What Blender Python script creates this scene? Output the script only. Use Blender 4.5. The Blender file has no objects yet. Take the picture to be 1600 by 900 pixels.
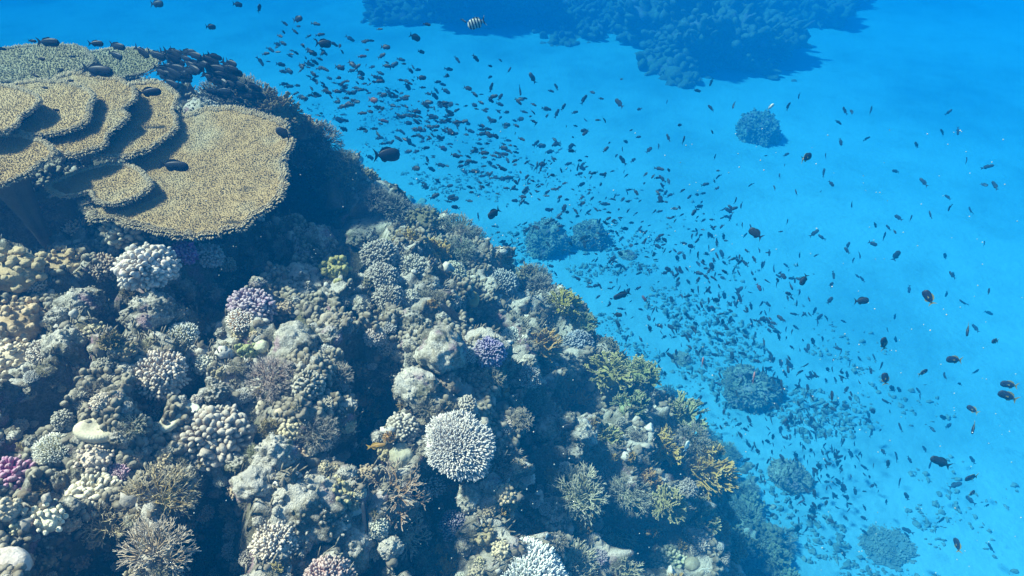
import bpy, math, random
import numpy as np
from mathutils import Vector, Matrix, Quaternion
from mathutils.bvhtree import BVHTree

SC = bpy.context.scene
COL = SC.collection
R = math.radians
random.seed(7)
rng = np.random.default_rng(11)

# ------------------------------------------------------------------ camera
PITCH = 38.0
CAM = np.array([0.0, 0.0, 6.5])
LENS = 23.5
T = 18.0 / LENS
cd = bpy.data.cameras.new('camera'); cam = bpy.data.objects.new('camera', cd); COL.objects.link(cam)
cam.location = CAM; cam.rotation_euler = (R(90 - PITCH), 0, 0)
cd.lens = LENS; cd.sensor_width = 36; cd.clip_start = 0.05; cd.clip_end = 400
SC.camera = cam
FWD = np.array([0, math.cos(R(PITCH)), -math.sin(R(PITCH))])
RGT = np.array([1.0, 0, 0]); UPV = np.array([0, math.sin(R(PITCH)), math.cos(R(PITCH))])

# ------------------------------------------------------------------ light
SUN_DIR = np.array([-0.57, 0.10, 0.81]); SUN_DIR /= np.linalg.norm(SUN_DIR)   # towards the sun
world = bpy.data.worlds.new('World'); SC.world = world; world.use_nodes = True
wn = world.node_tree.nodes; wl = world.node_tree.links; wn.clear()
sky = wn.new('ShaderNodeTexSky'); sky.sky_type = 'NISHITA'; sky.sun_disc = False
sky.sun_elevation = math.asin(SUN_DIR[2]); sky.sun_rotation = math.atan2(SUN_DIR[0], SUN_DIR[1])
bg = wn.new('ShaderNodeBackground'); bg.inputs['Strength'].default_value = 0.05
wo = wn.new('ShaderNodeOutputWorld')
wl.new(sky.outputs[0], bg.inputs[0]); wl.new(bg.outputs[0], wo.inputs['Surface'])
sd = bpy.data.lights.new('sun', 'SUN'); sd.energy = 5.0; sd.angle = R(4); sd.color = (1.0, 0.71, 0.56)
sun = bpy.data.objects.new('sun', sd); COL.objects.link(sun)
sun.rotation_euler = Vector(SUN_DIR).to_track_quat('Z', 'Y').to_euler(); sun.location = (0, 0, 30)
vs = SC.view_settings
vs.view_transform = 'Standard'; vs.look = 'None'; vs.gamma = 1; vs.exposure = 1.82; vs.use_curve_mapping = False
SC.cycles.use_denoising = True
SC.cycles.max_bounces = 4; SC.cycles.diffuse_bounces = 2; SC.cycles.glossy_bounces = 1
SC.cycles.volume_bounces = 3; SC.cycles.transparent_max_bounces = 4

# ------------------------------------------------------------------ water haze
W_SCAT = (0.0001, 0.0108, 0.0290)      # per metre
W_ABSB = (0.150, 0.0475, 0.021)
HAZE_DENS = 0.35
HAZE_COL = tuple(s / HAZE_DENS for s in W_SCAT)
HAZE_ABS = tuple((1 - a / (HAZE_DENS * (1 - c))) ** 2 for a, c in zip(W_ABSB, HAZE_COL))

# ------------------------------------------------------------------ maths helpers
def ray(px, py):
    u = (px - 800) / 800 * T; v = (450 - py) / 800 * T
    return FWD + u * RGT + v * UPV
def at(px, py, d): return CAM + d * ray(px, py)
def norm(a): return a / (np.linalg.norm(a, axis=-1, keepdims=True) + 1e-12)

def _h(ix, iy, iz, s=0):
    h = (ix.astype(np.int64) * 374761393 + iy.astype(np.int64) * 668265263 + iz.astype(np.int64) * 2147483647 + s * 974634777) & 0xffffffff
    h = ((h ^ (h >> 13)) * 1274126177) & 0xffffffff
    h = ((h ^ (h >> 16)) * 2246822519) & 0xffffffff
    return (h ^ (h >> 15)) & 0xffffffff
def vnoise(P, f=1.0, s=0):
    Q = P * f; I = np.floor(Q).astype(np.int64); F = Q - I; W = F * F * F * (F * (F * 6 - 15) + 10)
    out = np.zeros(len(P))
    for dx in (0, 1):
        for dy in (0, 1):
            for dz in (0, 1):
                h = _h(I[:, 0] + dx, I[:, 1] + dy, I[:, 2] + dz, s)
                a = (h & 1023) / 1023 * 2 - 1; b = ((h >> 10) & 1023) / 1023 * 2 - 1; c = ((h >> 20) & 1023) / 1023 * 2 - 1
                g = a * (F[:, 0] - dx) + b * (F[:, 1] - dy) + c * (F[:, 2] - dz)
                w = (W[:, 0] if dx else 1 - W[:, 0]) * (W[:, 1] if dy else 1 - W[:, 1]) * (W[:, 2] if dz else 1 - W[:, 2])
                out += g * w
    return out
def fbm(P, f, o=4, s=0):
    r = 0; a = 1
    for k in range(o): r = r + a * vnoise(P, f * 2.03 ** k, s + k); a *= .5
    return r
def worley(P, f=1.0, s=0):
    Q = P * f; I = np.floor(Q).astype(np.int64); best = np.full(len(P), 9.0)
    for dx in (-1, 0, 1):
        for dy in (-1, 0, 1):
            for dz in (-1, 0, 1):
                J = I + np.array([dx, dy, dz]); h = _h(J[:, 0], J[:, 1], J[:, 2], s)
                o = np.stack([(h & 1023) / 1023, ((h >> 10) & 1023) / 1023, ((h >> 20) & 1023) / 1023], 1)
                best = np.minimum(best, ((J + o - Q) ** 2).sum(1))
    return np.sqrt(best)

# ------------------------------------------------------------------ mesh building
class MB:
    def __init__(s): s.V = []; s.Fs = []; s.A = []; s.n = 0
    def add(s, V, faces, A=None):
        """faces: list of int arrays (m,k)"""
        V = np.asarray(V, float)
        for f in faces: s.Fs.append(np.asarray(f, np.int64) + s.n)
        s.V.append(V); s.A.append(np.zeros(len(V)) if A is None else np.asarray(A, float)); s.n += len(V)
    def mesh(s, name, smooth=True):
        V = np.concatenate(s.V); A = np.concatenate(s.A)
        me = bpy.data.meshes.new(name)
        me.vertices.add(len(V)); me.vertices.foreach_set('co', V.astype(np.float32).ravel())
        lv = np.concatenate([f.ravel() for f in s.Fs]); tot = np.concatenate([np.full(len(f), f.shape[1]) for f in s.Fs])
        st = np.concatenate([[0], np.cumsum(tot)[:-1]])
        me.loops.add(len(lv)); me.loops.foreach_set('vertex_index', lv.astype(np.int32))
        me.polygons.add(len(tot)); me.polygons.foreach_set('loop_start', st.astype(np.int32))
        me.polygons.foreach_set('loop_total', tot.astype(np.int32))
        me.polygons.foreach_set('use_smooth', np.full(len(tot), smooth))
        me.update(calc_edges=True); me.validate()
        at_ = me.attributes.new('tip', 'FLOAT', 'POINT'); at_.data.foreach_set('value', A.astype(np.float32))
        return me

def link(name, me, mat=None, parent=None, col=None):
    o = bpy.data.objects.new(name, me); COL.objects.link(o)
    if parent is not None: o.parent = parent
    if mat is not None and me is not None and not me.materials: me.materials.append(mat)
    if col is not None: o.color = (*col, 1)
    return o
def tag(o, label=None, cat=None, group=None, kind=None):
    if label: o['label'] = label
    if cat: o['category'] = cat
    if group: o['group'] = group
    if kind: o['kind'] = kind
    return o

def template(sides=6, prof=((0, 1), (.45, .95), (.8, .8), (.96, .45))):
    """a stubby rounded peg along +z, height 1, radius 1; returns V, faces, t"""
    V = []; t = []
    for (z, r) in prof:
        for k in range(sides):
            a = 2 * math.pi * (k + .5 * (len(t) // sides % 2)) / sides
            V.append((r * math.cos(a), r * math.sin(a), z)); t.append(z)
    V.append((0, 0, 1.0)); t.append(1.0)
    q = []
    for i in range(len(prof) - 1):
        for k in range(sides):
            q.append((i * sides + k, i * sides + (k + 1) % sides, (i + 1) * sides + (k + 1) % sides, (i + 1) * sides + k))
    top = (len(prof) - 1) * sides; c = len(V) - 1
    tr = [(top + k, top + (k + 1) % sides, c) for k in range(sides)]
    return np.array(V), np.array(q), np.array(tr), np.array(t)
T_FINE = template(4, ((0, 1), (.7, .75)))
T_PEG = template(6, ((0, .85), (.35, 1.0), (.72, .92), (.92, .55)))
T_FAT = template(8, ((0, .7), (.3, .95), (.6, 1.0), (.82, .8), (.95, .42)))
T_SEG = template(5, ((-.06, .95), (.5, .86), (.96, .72)))
T_END = template(5, ((-.06, .95), (.5, .8), (.85, .6)))

def pegs(mb, P, D, L, Rr, tpl=T_PEG, flat=None, t0=0., t1=1., up=None, taper=1.0):
    """instance the template at P along unit D with length L and radius Rr; t0..t1 fills the tip value"""
    P = np.asarray(P, float); n = len(P)
    if n == 0: return
    D = norm(np.asarray(D, float)); L = np.broadcast_to(L, n).astype(float); Rr = np.broadcast_to(Rr, n).astype(float)
    if up is None:
        ref = rng.normal(size=(n, 3))
    else: ref = np.broadcast_to(np.asarray(up, float), (n, 3))
    X = norm(np.cross(ref, D)); Y = np.cross(D, X)
    V, q, tr, t = tpl
    fl = np.ones(n) if flat is None else np.broadcast_to(flat, n)
    W = P[:, None] + (V[None, :, 0:1] * (Rr * fl)[:, None, None]) * X[:, None] + (V[None, :, 1:2] * Rr[:, None, None]) * Y[:, None] + (V[None, :, 2:3] * L[:, None, None]) * D[:, None]
    off = (np.arange(n) * len(V))[:, None, None]
    tt0 = np.broadcast_to(t0, n)[:, None]; tt1 = np.broadcast_to(t1, n)[:, None]
    A = tt0 + (tt1 - tt0) * np.clip(t, 0, 1)[None]
    mb.add(W.reshape(-1, 3), [(q[None] + off).reshape(-1, 4), (tr[None] + off).reshape(-1, 3)], A.ravel())

def icos(sub):
    import bmesh
    bm = bmesh.new(); bmesh.ops.create_icosphere(bm, subdivisions=sub, radius=1)
    V = np.array([v.co[:] for v in bm.verts]); F = np.array([[v.index for v in f.verts] for f in bm.faces]); bm.free()
    return V, F
ICO = {k: icos(k) for k in (2, 3, 4, 5)}

def dome_points(n, minz=-.1, jitter=.25):
    """evenly spread directions on a dome"""
    tot = int(n / ((1 - minz) / 2)) ; i = np.arange(tot) + .5
    z = 1 - 2 * i / tot; ph = i * 2.399963
    P = np.stack([np.sqrt(1 - z * z) * np.cos(ph), np.sqrt(1 - z * z) * np.sin(ph), z], 1)
    P = norm(P + rng.normal(size=P.shape) * jitter * math.sqrt(4 / tot))
    return P[P[:, 2] > minz]

# ------------------------------------------------------------------ coral shapes (about 1 unit wide, base at z=0)
def blob(mb, c, r, seed, amp=.18, sub=4, sq=(1, 1, .8), f=1.6, knob=0.0):
    V, F = ICO[sub]; n = fbm(V + seed * 7.1, f, 4, seed)
    w = 0
    if knob: w = (0.55 - worley(V + seed * 3.3, 5.0, seed)) * knob
    W = V * (1 + amp * n + w)[:, None] * r * np.array(sq) + np.array(c)
    mb.add(W, [F], np.clip(.35 + n * .8 + (w if knob else 0) * 3, 0, 1))

def m_cauliflower(seed, n=110, flatz=.75, rad=.062, ln=.17, core=.40, spread=1.0, flat=(.9, 1.9)):
    mb = MB(); blob(mb, (0, 0, .1), core * .92, seed, .08, 3, (1, 1, flatz))
    D = dome_points(n, -.25); sc = np.array([1, 1, flatz])
    wob = 1 + .34 * fbm(D + seed, 1.5, 3, seed)
    kp = vnoise(D * 2.2 + seed, 1.3, seed + 2) > -.42; D = D[kp]; wob = wob[kp]
    P = D * sc * core * .86 * wob[:, None] + np.array([0, 0, .1])
    d = norm(D / sc + rng.normal(size=D.shape) * .16)
    pegs(mb, P, d, ln * rng.uniform(.55, 1.35, len(D)), rad * rng.uniform(.6, 1.3, len(D)), T_FAT, rng.uniform(*flat, len(D)), 0.05, 1)
    return mb.mesh('cauliflower_coral')

def m_corymb(seed, n=520, rad=.017, ln=.13, core=.42, flatz=.45, minz=.0, branchy=True):
    mb = MB(); blob(mb, (0, 0, .02), core * .9, seed, .08, 3, (1, 1, flatz))
    D = dome_points(n, minz); sc = np.array([1, 1, flatz])
    wob = 1 + .28 * fbm(D + seed, 1.5, 3, seed)
    P = D * sc * core * .82 * wob[:, None] + np.array([0, 0, .02])
    d = norm(D * np.array([1, 1, 1.1]) + rng.normal(size=D.shape) * .17 + .25 * np.stack([vnoise(D * 2, 1.5, k_) for k_ in (1, 2, 3)], 1) + np.array([0, 0, .15]))
    L = ln * rng.uniform(.75, 1.3, len(D))
    pegs(mb, P, d, L, rad * rng.uniform(.8, 1.2, len(D)), T_PEG, 1, 0, 1)
    if branchy:
        k = rng.random(len(D)) < .7
        for s_ in range(2):
            d2 = norm(d[k] + rng.normal(size=d[k].shape) * .55)
            pegs(mb, P[k] + d[k] * (L[k] * rng.uniform(.25, .6, k.sum()))[:, None], d2, L[k] * .42, rad * .7, T_PEG, 1, .3, .9)
    return mb.mesh('acropora')

def grow(mb, P, D, L, r, lev, spread, split=(2, 3), shrink=.78, rs=.78, flat=1, plane=None, lift=.15, curlev=0):
    """recursive branching done level by level"""
    P = np.asarray(P, float); D = norm(np.asarray(D, float)); pl = plane
    for k in range(lev):
        n = len(P); Lk = L * rng.uniform(.7, 1.25, n); last = k == lev - 1
        pegs(mb, P, D, Lk, r, T_END if last else T_SEG, flat, k / lev, (k + 1) / lev if not last else 1, up=pl)
        if last: break
        E = P + D * Lk[:, None]
        c = rng.integers(split[0], split[1] + 1, n); idx = np.repeat(np.arange(n), c)
        if pl is None:
            nd = D[idx] + rng.normal(size=(len(idx), 3)) * spread
        else:
            side = norm(np.cross(pl[idx], D[idx]))
            nd = D[idx] + side * (rng.uniform(-1, 1, len(idx)) * spread * 1.5)[:, None] + rng.normal(size=(len(idx), 3)) * .10
        nd[:, 2] += lift; D = norm(nd); P = E[idx] - D * r * .3
        if pl is not None: pl = pl[idx]
        L *= shrink; r *= rs

def m_staghorn(seed, n0=26, lev=4, L=.19, r=.017, spread=.42, flatz=.7, split=(2, 3), lift=.12):
    mb = MB(); blob(mb, (0, 0, .0), .16, seed, .2, 3, (1.3, 1.3, .6))
    D = dome_points(n0, .02, .5); D = D * np.array([1, 1, flatz])
    grow(mb, D * .08, D, L, r, lev, spread, split, .8, .8, lift=lift)
    return mb.mesh('staghorn_coral')

def m_fire(seed, fans=16, lev=5, L=.125, r=.026, flat=2.6, dome=.7):
    mb = MB(); blob(mb, (0, 0, .02), .20, seed, .25, 3, (1.2, 1.2, .8))
    D = dome_points(fans, .0, .6)
    for i, d in enumerate(D):
        b = d * np.array([1, 1, .6]) * .10
        pl = norm(np.cross(d, rng.normal(size=3)))
        d = norm(d + np.array([0, 0, .2]))
        P = np.repeat(b[None], 2, 0) + rng.normal(size=(2, 3)) * .03
        grow(mb, P, np.repeat(d[None], 2, 0), L, r * .62, lev, .52, (2, 2), .84, .82, flat=flat, plane=np.repeat(pl[None], 2, 0), lift=.05)
    return mb.mesh('fire_coral')

def m_lobes(seed, n=26, rad=.12, core=.32, flatz=.7, ln=.16):
    """smooth knobbly colony or soft coral"""
    mb = MB(); blob(mb, (0, 0, .05), core, seed, .25, 4, (1, 1, flatz))
    D = dome_points(n, -.1, .8)
    for i, d in enumerate(D):
        rr = rad * rng.uniform(.5, 1.15); w = 1 + .3 * rng.normal()
        c = d * np.array([1, 1, flatz]) * core * np.clip(w, .7, 1.35) + np.array([0, 0, .06])
        blob(mb, c, rr, seed + i, .42, 3, (1, 1, rng.uniform(.7, 1.2)), 2.0)
    return mb.mesh('knobbly_coral')

def m_rock(seed, knobs=True, tall=.75, n=60, amp=.45):
    mb = MB(); V, F = ICO[5]
    P = V + seed * 5.7; nn = fbm(P, 1.1, 5, seed); w = worley(P, 3.2, seed); w2 = worley(P, 9, seed + 5); pit = np.clip(.28 - worley(P, 5.5, seed + 9), 0, 1)
    r = 1 + amp * nn + .16 * (.5 - w) + .05 * (.5 - w2) - .55 * pit
    W = V * r[:, None] * .46 * np.array([1, rng.uniform(.75, 1.1), tall]) + np.array([0, 0, .12])
    mb.add(W, [F], np.clip(.45 + .5 * nn + .4 * (.5 - w), 0, 1))
    if knobs:
        k = rng.choice(np.where((V[:, 2] > -.1))[0], n, replace=False)
        cl = vnoise(V[k] * 2 + seed, 1.5, 3) > -.12
        k = k[cl]
        pegs(mb, W[k] - V[k] * .02, norm(V[k] + rng.normal(size=(len(k), 3)) * .3), rng.uniform(.04, .09, len(k)), rng.uniform(.015, .034, len(k)), T_FAT, rng.uniform(.8, 1.5, len(k)), .4, 1)
    return mb.mesh('reef_rock')

def m_disc(seed, dent=.5, h=.28, ring=True):
    """mushroom coral: rounded disc with a slot in the middle and fine radial ridges"""
    mb = MB(); nr, na = 26, 120; V = []; A = []
    for i in range(nr + 1):
        t = i / nr
        for k in range(na):
            a = 2 * math.pi * k / na
            if t < .7:
                q = t / .7; rr = .5 * math.sin(q * math.pi / 2) ** .9
                z = h * (math.sqrt(max(0, 1 - (q * .98) ** 2.6)) * (1 - dent * math.exp(-(q / .32) ** 2)))
            else:
                q = (t - .7) / .3; rr = .5 - .2 * q; z = -.12 * q
            wob = 1 + .07 * math.sin(a * 2 + seed) + .04 * math.sin(a * 3 + 2 * seed)
            z += .008 * math.sin(a * 40) * min(1, t * 3) if t < .7 else 0
            V.append((rr * wob * math.cos(a) * 1.1, rr * wob * math.sin(a) * .85, z)); A.append(min(1, t * 1.3))
    q = [(i * na + k, i * na + (k + 1) % na, (i + 1) * na + (k + 1) % na, (i + 1) * na + k) for i in range(nr) for k in range(na)]
    mb.add(V, [np.array(q)[:, ::-1]], A)
    return mb.mesh('mushroom_coral')

def m_boulder(seed, amp=.16, tall=.75):
    mb = MB(); V, F = ICO[4]; P = V + seed * 3.1
    nn = fbm(P, 1.0, 3, seed); f = fbm(P, 9, 2, seed + 3)
    W = V * (1 + amp * 1.6 * nn + .045 * f - .05 * np.clip(.35 - worley(P, 5, seed), 0, 1))[:, None] * .5 * np.array([1, .9, tall]) + np.array([0, 0, .08])
    mb.add(W, [F], np.clip(.5 + nn, 0, 1)); return mb.mesh('smooth_coral')

# ------------------------------------------------------------------ materials
def mat_base(name):
    m = bpy.data.materials.new(name); m.use_nodes = True; nt = m.node_tree
    b = nt.nodes['Principled BSDF']; b.inputs['Roughness'].default_value = .85
    b.inputs['Specular IOR Level'].default_value = .15
    return m, nt, b
def mixc(nt, fac, a, b, bt='MIX'):
    n = nt.nodes.new('ShaderNodeMix'); n.data_type = 'RGBA'; n.blend_type = bt
    for s_, v in ((n.inputs[0], fac), (n.inputs[6], a), (n.inputs[7], b)):
        if hasattr(v, 'links') or isinstance(v, bpy.types.NodeSocket): nt.links.new(v, s_)
        else: s_.default_value = v if not isinstance(v, tuple) or len(v) == 4 else (*v, 1)
    return n.outputs[2]
def ramp(nt, src, *stops):
    n = nt.nodes.new('ShaderNodeValToRGB'); el = n.color_ramp.elements
    while len(el) < len(stops): el.new(.5)
    for e, (p, c) in zip(el, stops): e.position = p; e.color = (*c, 1) if isinstance(c, tuple) else (c, c, c, 1)
    nt.links.new(src, n.inputs[0]); return n.outputs[0]
def tex(nt, kind, scale, coord, **kw):
    n = nt.nodes.new('ShaderNodeTex' + kind); n.inputs['Scale'].default_value = scale
    for k, v in kw.items():
        if k in n.inputs.keys(): n.inputs[k].default_value = v
        else: setattr(n, k, v)
    nt.links.new(coord, n.inputs['Vector']); return n
def bump(nt, b, h, s, d):
    n = nt.nodes.new('ShaderNodeBump'); n.inputs['Strength'].default_value = s; n.inputs['Distance'].default_value = d
    nt.links.new(h, n.inputs['Height']); nt.links.new(n.outputs[0], b.inputs['Normal'])

def coral_mat(name, tip=(.85, .8, .7), tipamt=.5, p0=.55, p1=1.0, mott=.5, fine=220, base_dark=.55):
    """object colour, mottled, paler towards the growing tips"""
    m, nt, b = mat_base(name)
    geo = nt.nodes.new('ShaderNodeNewGeometry'); pos = geo.outputs['Position']
    oi = nt.nodes.new('ShaderNodeObjectInfo'); at_ = nt.nodes.new('ShaderNodeAttribute'); at_.attribute_name = 'tip'
    n1 = tex(nt, 'Noise', 14, pos, Detail=4, Roughness=.65); n2 = tex(nt, 'Noise', fine, pos, Detail=2)
    n3 = tex(nt, 'Noise', 4, pos, Detail=3)
    c = oi.outputs['Color']
    c = mixc(nt, ramp(nt, n1.outputs[0], (.35, 0.), (.68, 1.)), c, mixc(nt, 1.0, c, (base_dark, base_dark * .95, base_dark * .85), 'MULTIPLY'))
    c = mixc(nt, ramp(nt, n3.outputs[0], (.5, 0.), (.7, mott)), c, mixc(nt, .5, c, (.30, .31, .24)))
    c = mixc(nt, ramp(nt, at_.outputs['Fac'], (p0, 0.), (p1, tipamt)), c, tip)
    c = mixc(nt, ramp(nt, n2.outputs[0], (.3, .55), (.75, 0.)), c, mixc(nt, 1.0, c, (.55, .55, .55), 'MULTIPLY'))
    nt.links.new(c, b.inputs['Base Color']); bump(nt, b, n2.outputs[0], .5, .004)
    return m
M_CORAL = coral_mat('coral_skin', tipamt=.35)
M_PALE = coral_mat('coral_pale_tips', (.88, .86, .82), .85, .35, .95, .2)
M_WHITE = coral_mat('coral_white', (.80, .76, .70), .8, .3, 1., .3, 160, .7)
M_FIRE = coral_mat('fire_coral_skin', (.80, .66, .36), .6, .92, 1.0, .1, 160, .6)
M_SOFT = coral_mat('soft_coral_skin', (.7, .68, .4), .25, .5, 1.0, .35, 150, .75)
M_SMOOTH = coral_mat('smooth_coral_skin', (.7, .65, .5), .15, .5, 1.0, .55, 150, .6)
M_TABLE = coral_mat('table_coral_skin', (.56, .48, .34), .75, .55, 1.0, .75, 120, .8)

def rock_mat(name, scale=1.0, pale=.42, dark=.75, sed=.8):
    m, nt, b = mat_base(name)
    geo = nt.nodes.new('ShaderNodeNewGeometry'); pos = geo.outputs['Position']
    n1 = tex(nt, 'Noise', 3.2 * scale, pos, Detail=6, Roughness=.7, Distortion=.4)
    n2 = tex(nt, 'Noise', 22 * scale, pos, Detail=5, Roughness=.7)
    n3 = tex(nt, 'Noise', 120 * scale, pos, Detail=3, Roughness=.7)
    v = tex(nt, 'Voronoi', 38 * scale, pos)
    n4 = tex(nt, 'Noise', 7 * scale, pos, Detail=3)
    c = ramp(nt, n1.outputs[0], (.30, (.085, .075, .05)), (.44, (.20, .18, .13)), (.54, (pale, pale * .93, pale * .80)), (.66, (.24, .20, .13)), (.78, (pale * .95, pale * .9, pale * .86)))
    c = mixc(nt, ramp(nt, n2.outputs[0], (.40, 0.), (.60, dark)), c, (.10, .09, .055))
    c = mixc(nt, ramp(nt, n4.outputs[0], (.58, 0.), (.66, .65)), c, (.32, .17, .24))
    c = mixc(nt, ramp(nt, v.outputs['Distance'], (.0, .7), (.28, 0.)), c, (pale * 1.25, pale * 1.2, pale * 1.05))
    c = mixc(nt, ramp(nt, n3.outputs[0], (.38, .8), (.6, 0.)), c, mixc(nt, 1.0, c, (.42, .42, .38), 'MULTIPLY'))
    n5 = tex(nt, 'Noise', 5 * scale, pos, Detail=4); n6 = tex(nt, 'Noise', 2.3 * scale, pos, Detail=5, Roughness=.7)
    c = mixc(nt, ramp(nt, n5.outputs[0], (.56, 0.), (.66, .6)), c, (.13, .13, .05))
    # pale sediment settled on the upward faces
    sx = nt.nodes.new('ShaderNodeSeparateXYZ'); nt.links.new(geo.outputs['Normal'], sx.inputs[0])
    mu = nt.nodes.new('ShaderNodeMath'); mu.operation = 'MULTIPLY'; nt.links.new(sx.outputs['Z'], mu.inputs[0]); nt.links.new(n6.outputs[0], mu.inputs[1])
    c = mixc(nt, ramp(nt, mu.outputs[0], (.36, 0.), (.50, sed)), c, mixc(nt, n3.outputs[0], (.36, .33, .28), (.66, .62, .55)))
    nt.links.new(c, b.inputs['Base Color'])
    ad = nt.nodes.new('ShaderNodeMath'); ad.operation = 'ADD'; nt.links.new(n2.outputs[0], ad.inputs[0]); nt.links.new(n3.outputs[0], ad.inputs[1])
    bump(nt, b, ad.outputs[0], .8, .02)
    return m
M_REEF = rock_mat('reef_rock_skin', 1.0, .26); M_ROCK = rock_mat('pale_reef_rock', 1.3, .74, .45)
M_FAR = rock_mat('far_reef_rock', .35, .2, .75, .0); M_HEAD = rock_mat('coral_head_skin', 1.0, .45, .6, .3)

def sand_mat():
    m, nt, b = mat_base('sand')
    geo = nt.nodes.new('ShaderNodeNewGeometry'); pos = geo.outputs['Position']
    n1 = tex(nt, 'Noise', .22, pos, Detail=5, Roughness=.6); n2 = tex(nt, 'Noise', 1.1, pos, Detail=7, Roughness=.72)
    w = tex(nt, 'Noise', 9, pos, Detail=4)
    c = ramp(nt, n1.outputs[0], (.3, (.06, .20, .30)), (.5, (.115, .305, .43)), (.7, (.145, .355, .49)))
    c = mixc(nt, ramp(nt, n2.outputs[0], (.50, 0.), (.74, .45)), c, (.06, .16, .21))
    nt.links.new(c, b.inputs['Base Color']); bump(nt, b, w.outputs[0], .35, .06); return m
M_SAND = sand_mat()

# ------------------------------------------------------------------ setting: sand
def sheet(xs, ys):
    X, Y = np.meshgrid(xs, ys); nx, ny = len(xs), len(ys)
    i = (np.arange(ny - 1)[:, None] * nx + np.arange(nx - 1)[None]).ravel()
    return X.ravel(), Y.ravel(), np.stack([i, i + 1, i + nx + 1, i + nx], 1)
def spaced(lo, a, b, hi, fine, g=1.08):
    mid = list(np.arange(a, b, fine)); L = []; s = fine; x = a
    while x > lo: s *= g; x -= s; L.append(x)
    Rr = []; s = fine; x = mid[-1]
    while x < hi: s *= g; x += s; Rr.append(x)
    return np.array(L[::-1] + mid + Rr)
xs = spaced(-70, -10, 16, 70, .16); ys = spaced(-20, 1, 26, 85, .16)
X, Y, F = sheet(xs, ys); P = np.stack([X, Y, X * 0], 1)
Z = .10 * fbm(P, .25, 3, 4) + .03 * fbm(P, 1.3, 3, 9)
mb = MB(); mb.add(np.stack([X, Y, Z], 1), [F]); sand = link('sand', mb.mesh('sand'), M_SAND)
tag(sand, 'pale sandy sea bed below the reef', None, None, 'structure')

# ------------------------------------------------------------------ setting: reef slope (height through measured points)
cps = [(0, 90, 4.6), (0, 200, 4.0), (0, 330, 3.35), (0, 450, 2.75), (0, 600, 2.3), (0, 750, 1.95), (0, 890, 1.72),
       (150, 120, 4.4), (200, 340, 3.45), (120, 430, 2.85), (200, 560, 2.45), (200, 700, 2.15), (200, 880, 1.85),
       (330, 150, 4.3), (450, 240, 4.1), (350, 400, 3.15), (400, 520, 2.65), (400, 650, 2.35), (400, 800, 2.1), (400, 895, 1.98),
       (470, 200, 4.5), (520, 260, 4.4), (560, 330, 4.0), (550, 420, 3.3), (570, 560, 2.75), (570, 700, 2.45), (580, 880, 2.15),
       (620, 330, 4.45), (690, 370, 4.2), (680, 450, 3.5), (720, 560, 3.0), (730, 700, 2.65), (740, 880, 2.35),
       (770, 400, 4.4), (800, 480, 3.9), (860, 590, 3.45), (870, 700, 3.0), (880, 880, 2.65),
       (880, 480, 4.5), (940, 545, 4.35), (980, 620, 3.9), (1000, 720, 3.4), (1010, 880, 3.0),
       (1010, 590, 4.4), (1060, 640, 4.2), (1110, 720, 3.85), (1110, 820, 3.6), (1130, 890, 3.5),
       (-150, 500, 2.6), (-150, 800, 1.8), (300, 1050, 1.75), (800, 1050, 2.2), (1150, 1050, 3.2)]
cps += [(360, 142, 4.4), (400, 152, 4.35), (440, 166, 4.35), (490, 196, 4.4), (540, 240, 4.4), (590, 290, 4.4)]
C3 = [at(*c) for c in cps]
# the slope's foot on the sand and the ground behind the crest
base = [(3.4, .5), (3.35, 2.2), (3.3, 3.6), (3.2, 4.7), (2.9, 5.6), (2.25, 6.5), (1.4, 7.6), (.7, 8.8), (-.6, 10.2), (-2.4, 12.5), (-5, 16)]
C3 += [np.array([x, y, -.15]) for x, y in base]
C3 += [np.array([x + 1.2, y + 1.0, -.9]) for x, y in base]
C3 += [np.array([x + 4, y + 3, -1.6]) for x, y in base[::2]]
C3 += [np.array(p, float) for p in [(1.95, 3.1, .6), (1.5, 4.5, .6), (.6, 5.6, .8), (-.6, 6.6, 1.0), (-2.0, 7.6, 1.5), (-4, 9, 1.0), (-5, 6, 3.0), (-3.5, 5.4, 3.7), (-8, 9, .8), (-8, 3, 4.4), (-5, 1, 4.8), (-2.4, 5.8, 3.3), (1.85, 2.1, .9), (-9, 15, -.5), (0, -.3, 4.2), (-3, -.3, 4.9), (2, -.3, 3.0)]]
C3 = np.array(C3)
def _k(A, B):
    d = np.sqrt(((A[:, None] - B[None]) ** 2).sum(2)); return d
Kc = _k(C3[:, :2], C3[:, :2]) + np.eye(len(C3)) * .0
N_ = len(C3); Am = np.zeros((N_ + 3, N_ + 3)); Am[:N_, :N_] = -Kc + np.eye(N_) * -.02
Am[:N_, N_] = 1; Am[:N_, N_ + 1:] = C3[:, :2]; Am[N_:, :N_] = Am[:N_, N_:].T
sol = np.linalg.solve(Am, np.concatenate([C3[:, 2], [0, 0, 0]]))
def Hf(X, Y):
    out = np.empty(len(X))
    for i in range(0, len(X), 20000):
        q = np.stack([X[i:i + 20000], Y[i:i + 20000]], 1)
        out[i:i + 20000] = -_k(q, C3[:, :2]) @ sol[:N_] + sol[N_] + q @ sol[N_ + 1:]
    return out
xs = spaced(-10, -3.4, 2.5, 7, .0155, 1.035); ys = spaced(-.6, .55, 5.2, 19, .0155, 1.035)
X, Y, F = sheet(xs, ys); Z = Hf(X, Y)
nx, ny = len(xs), len(ys)
Zg = Z.reshape(ny, nx); gy, gx = np.gradient(Zg, ys, xs)
Nn = norm(np.stack([-gx.ravel(), -gy.ravel(), np.ones(nx * ny)], 1))
P = np.stack([X, Y, Z], 1)
big = fbm(P, 1.7, 3, 21); lump = .5 - worley(P + .15 * np.stack([vnoise(P, 5, 3), vnoise(P, 5, 4), vnoise(P, 5, 5)], 1), 4.5, 31)
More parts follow.
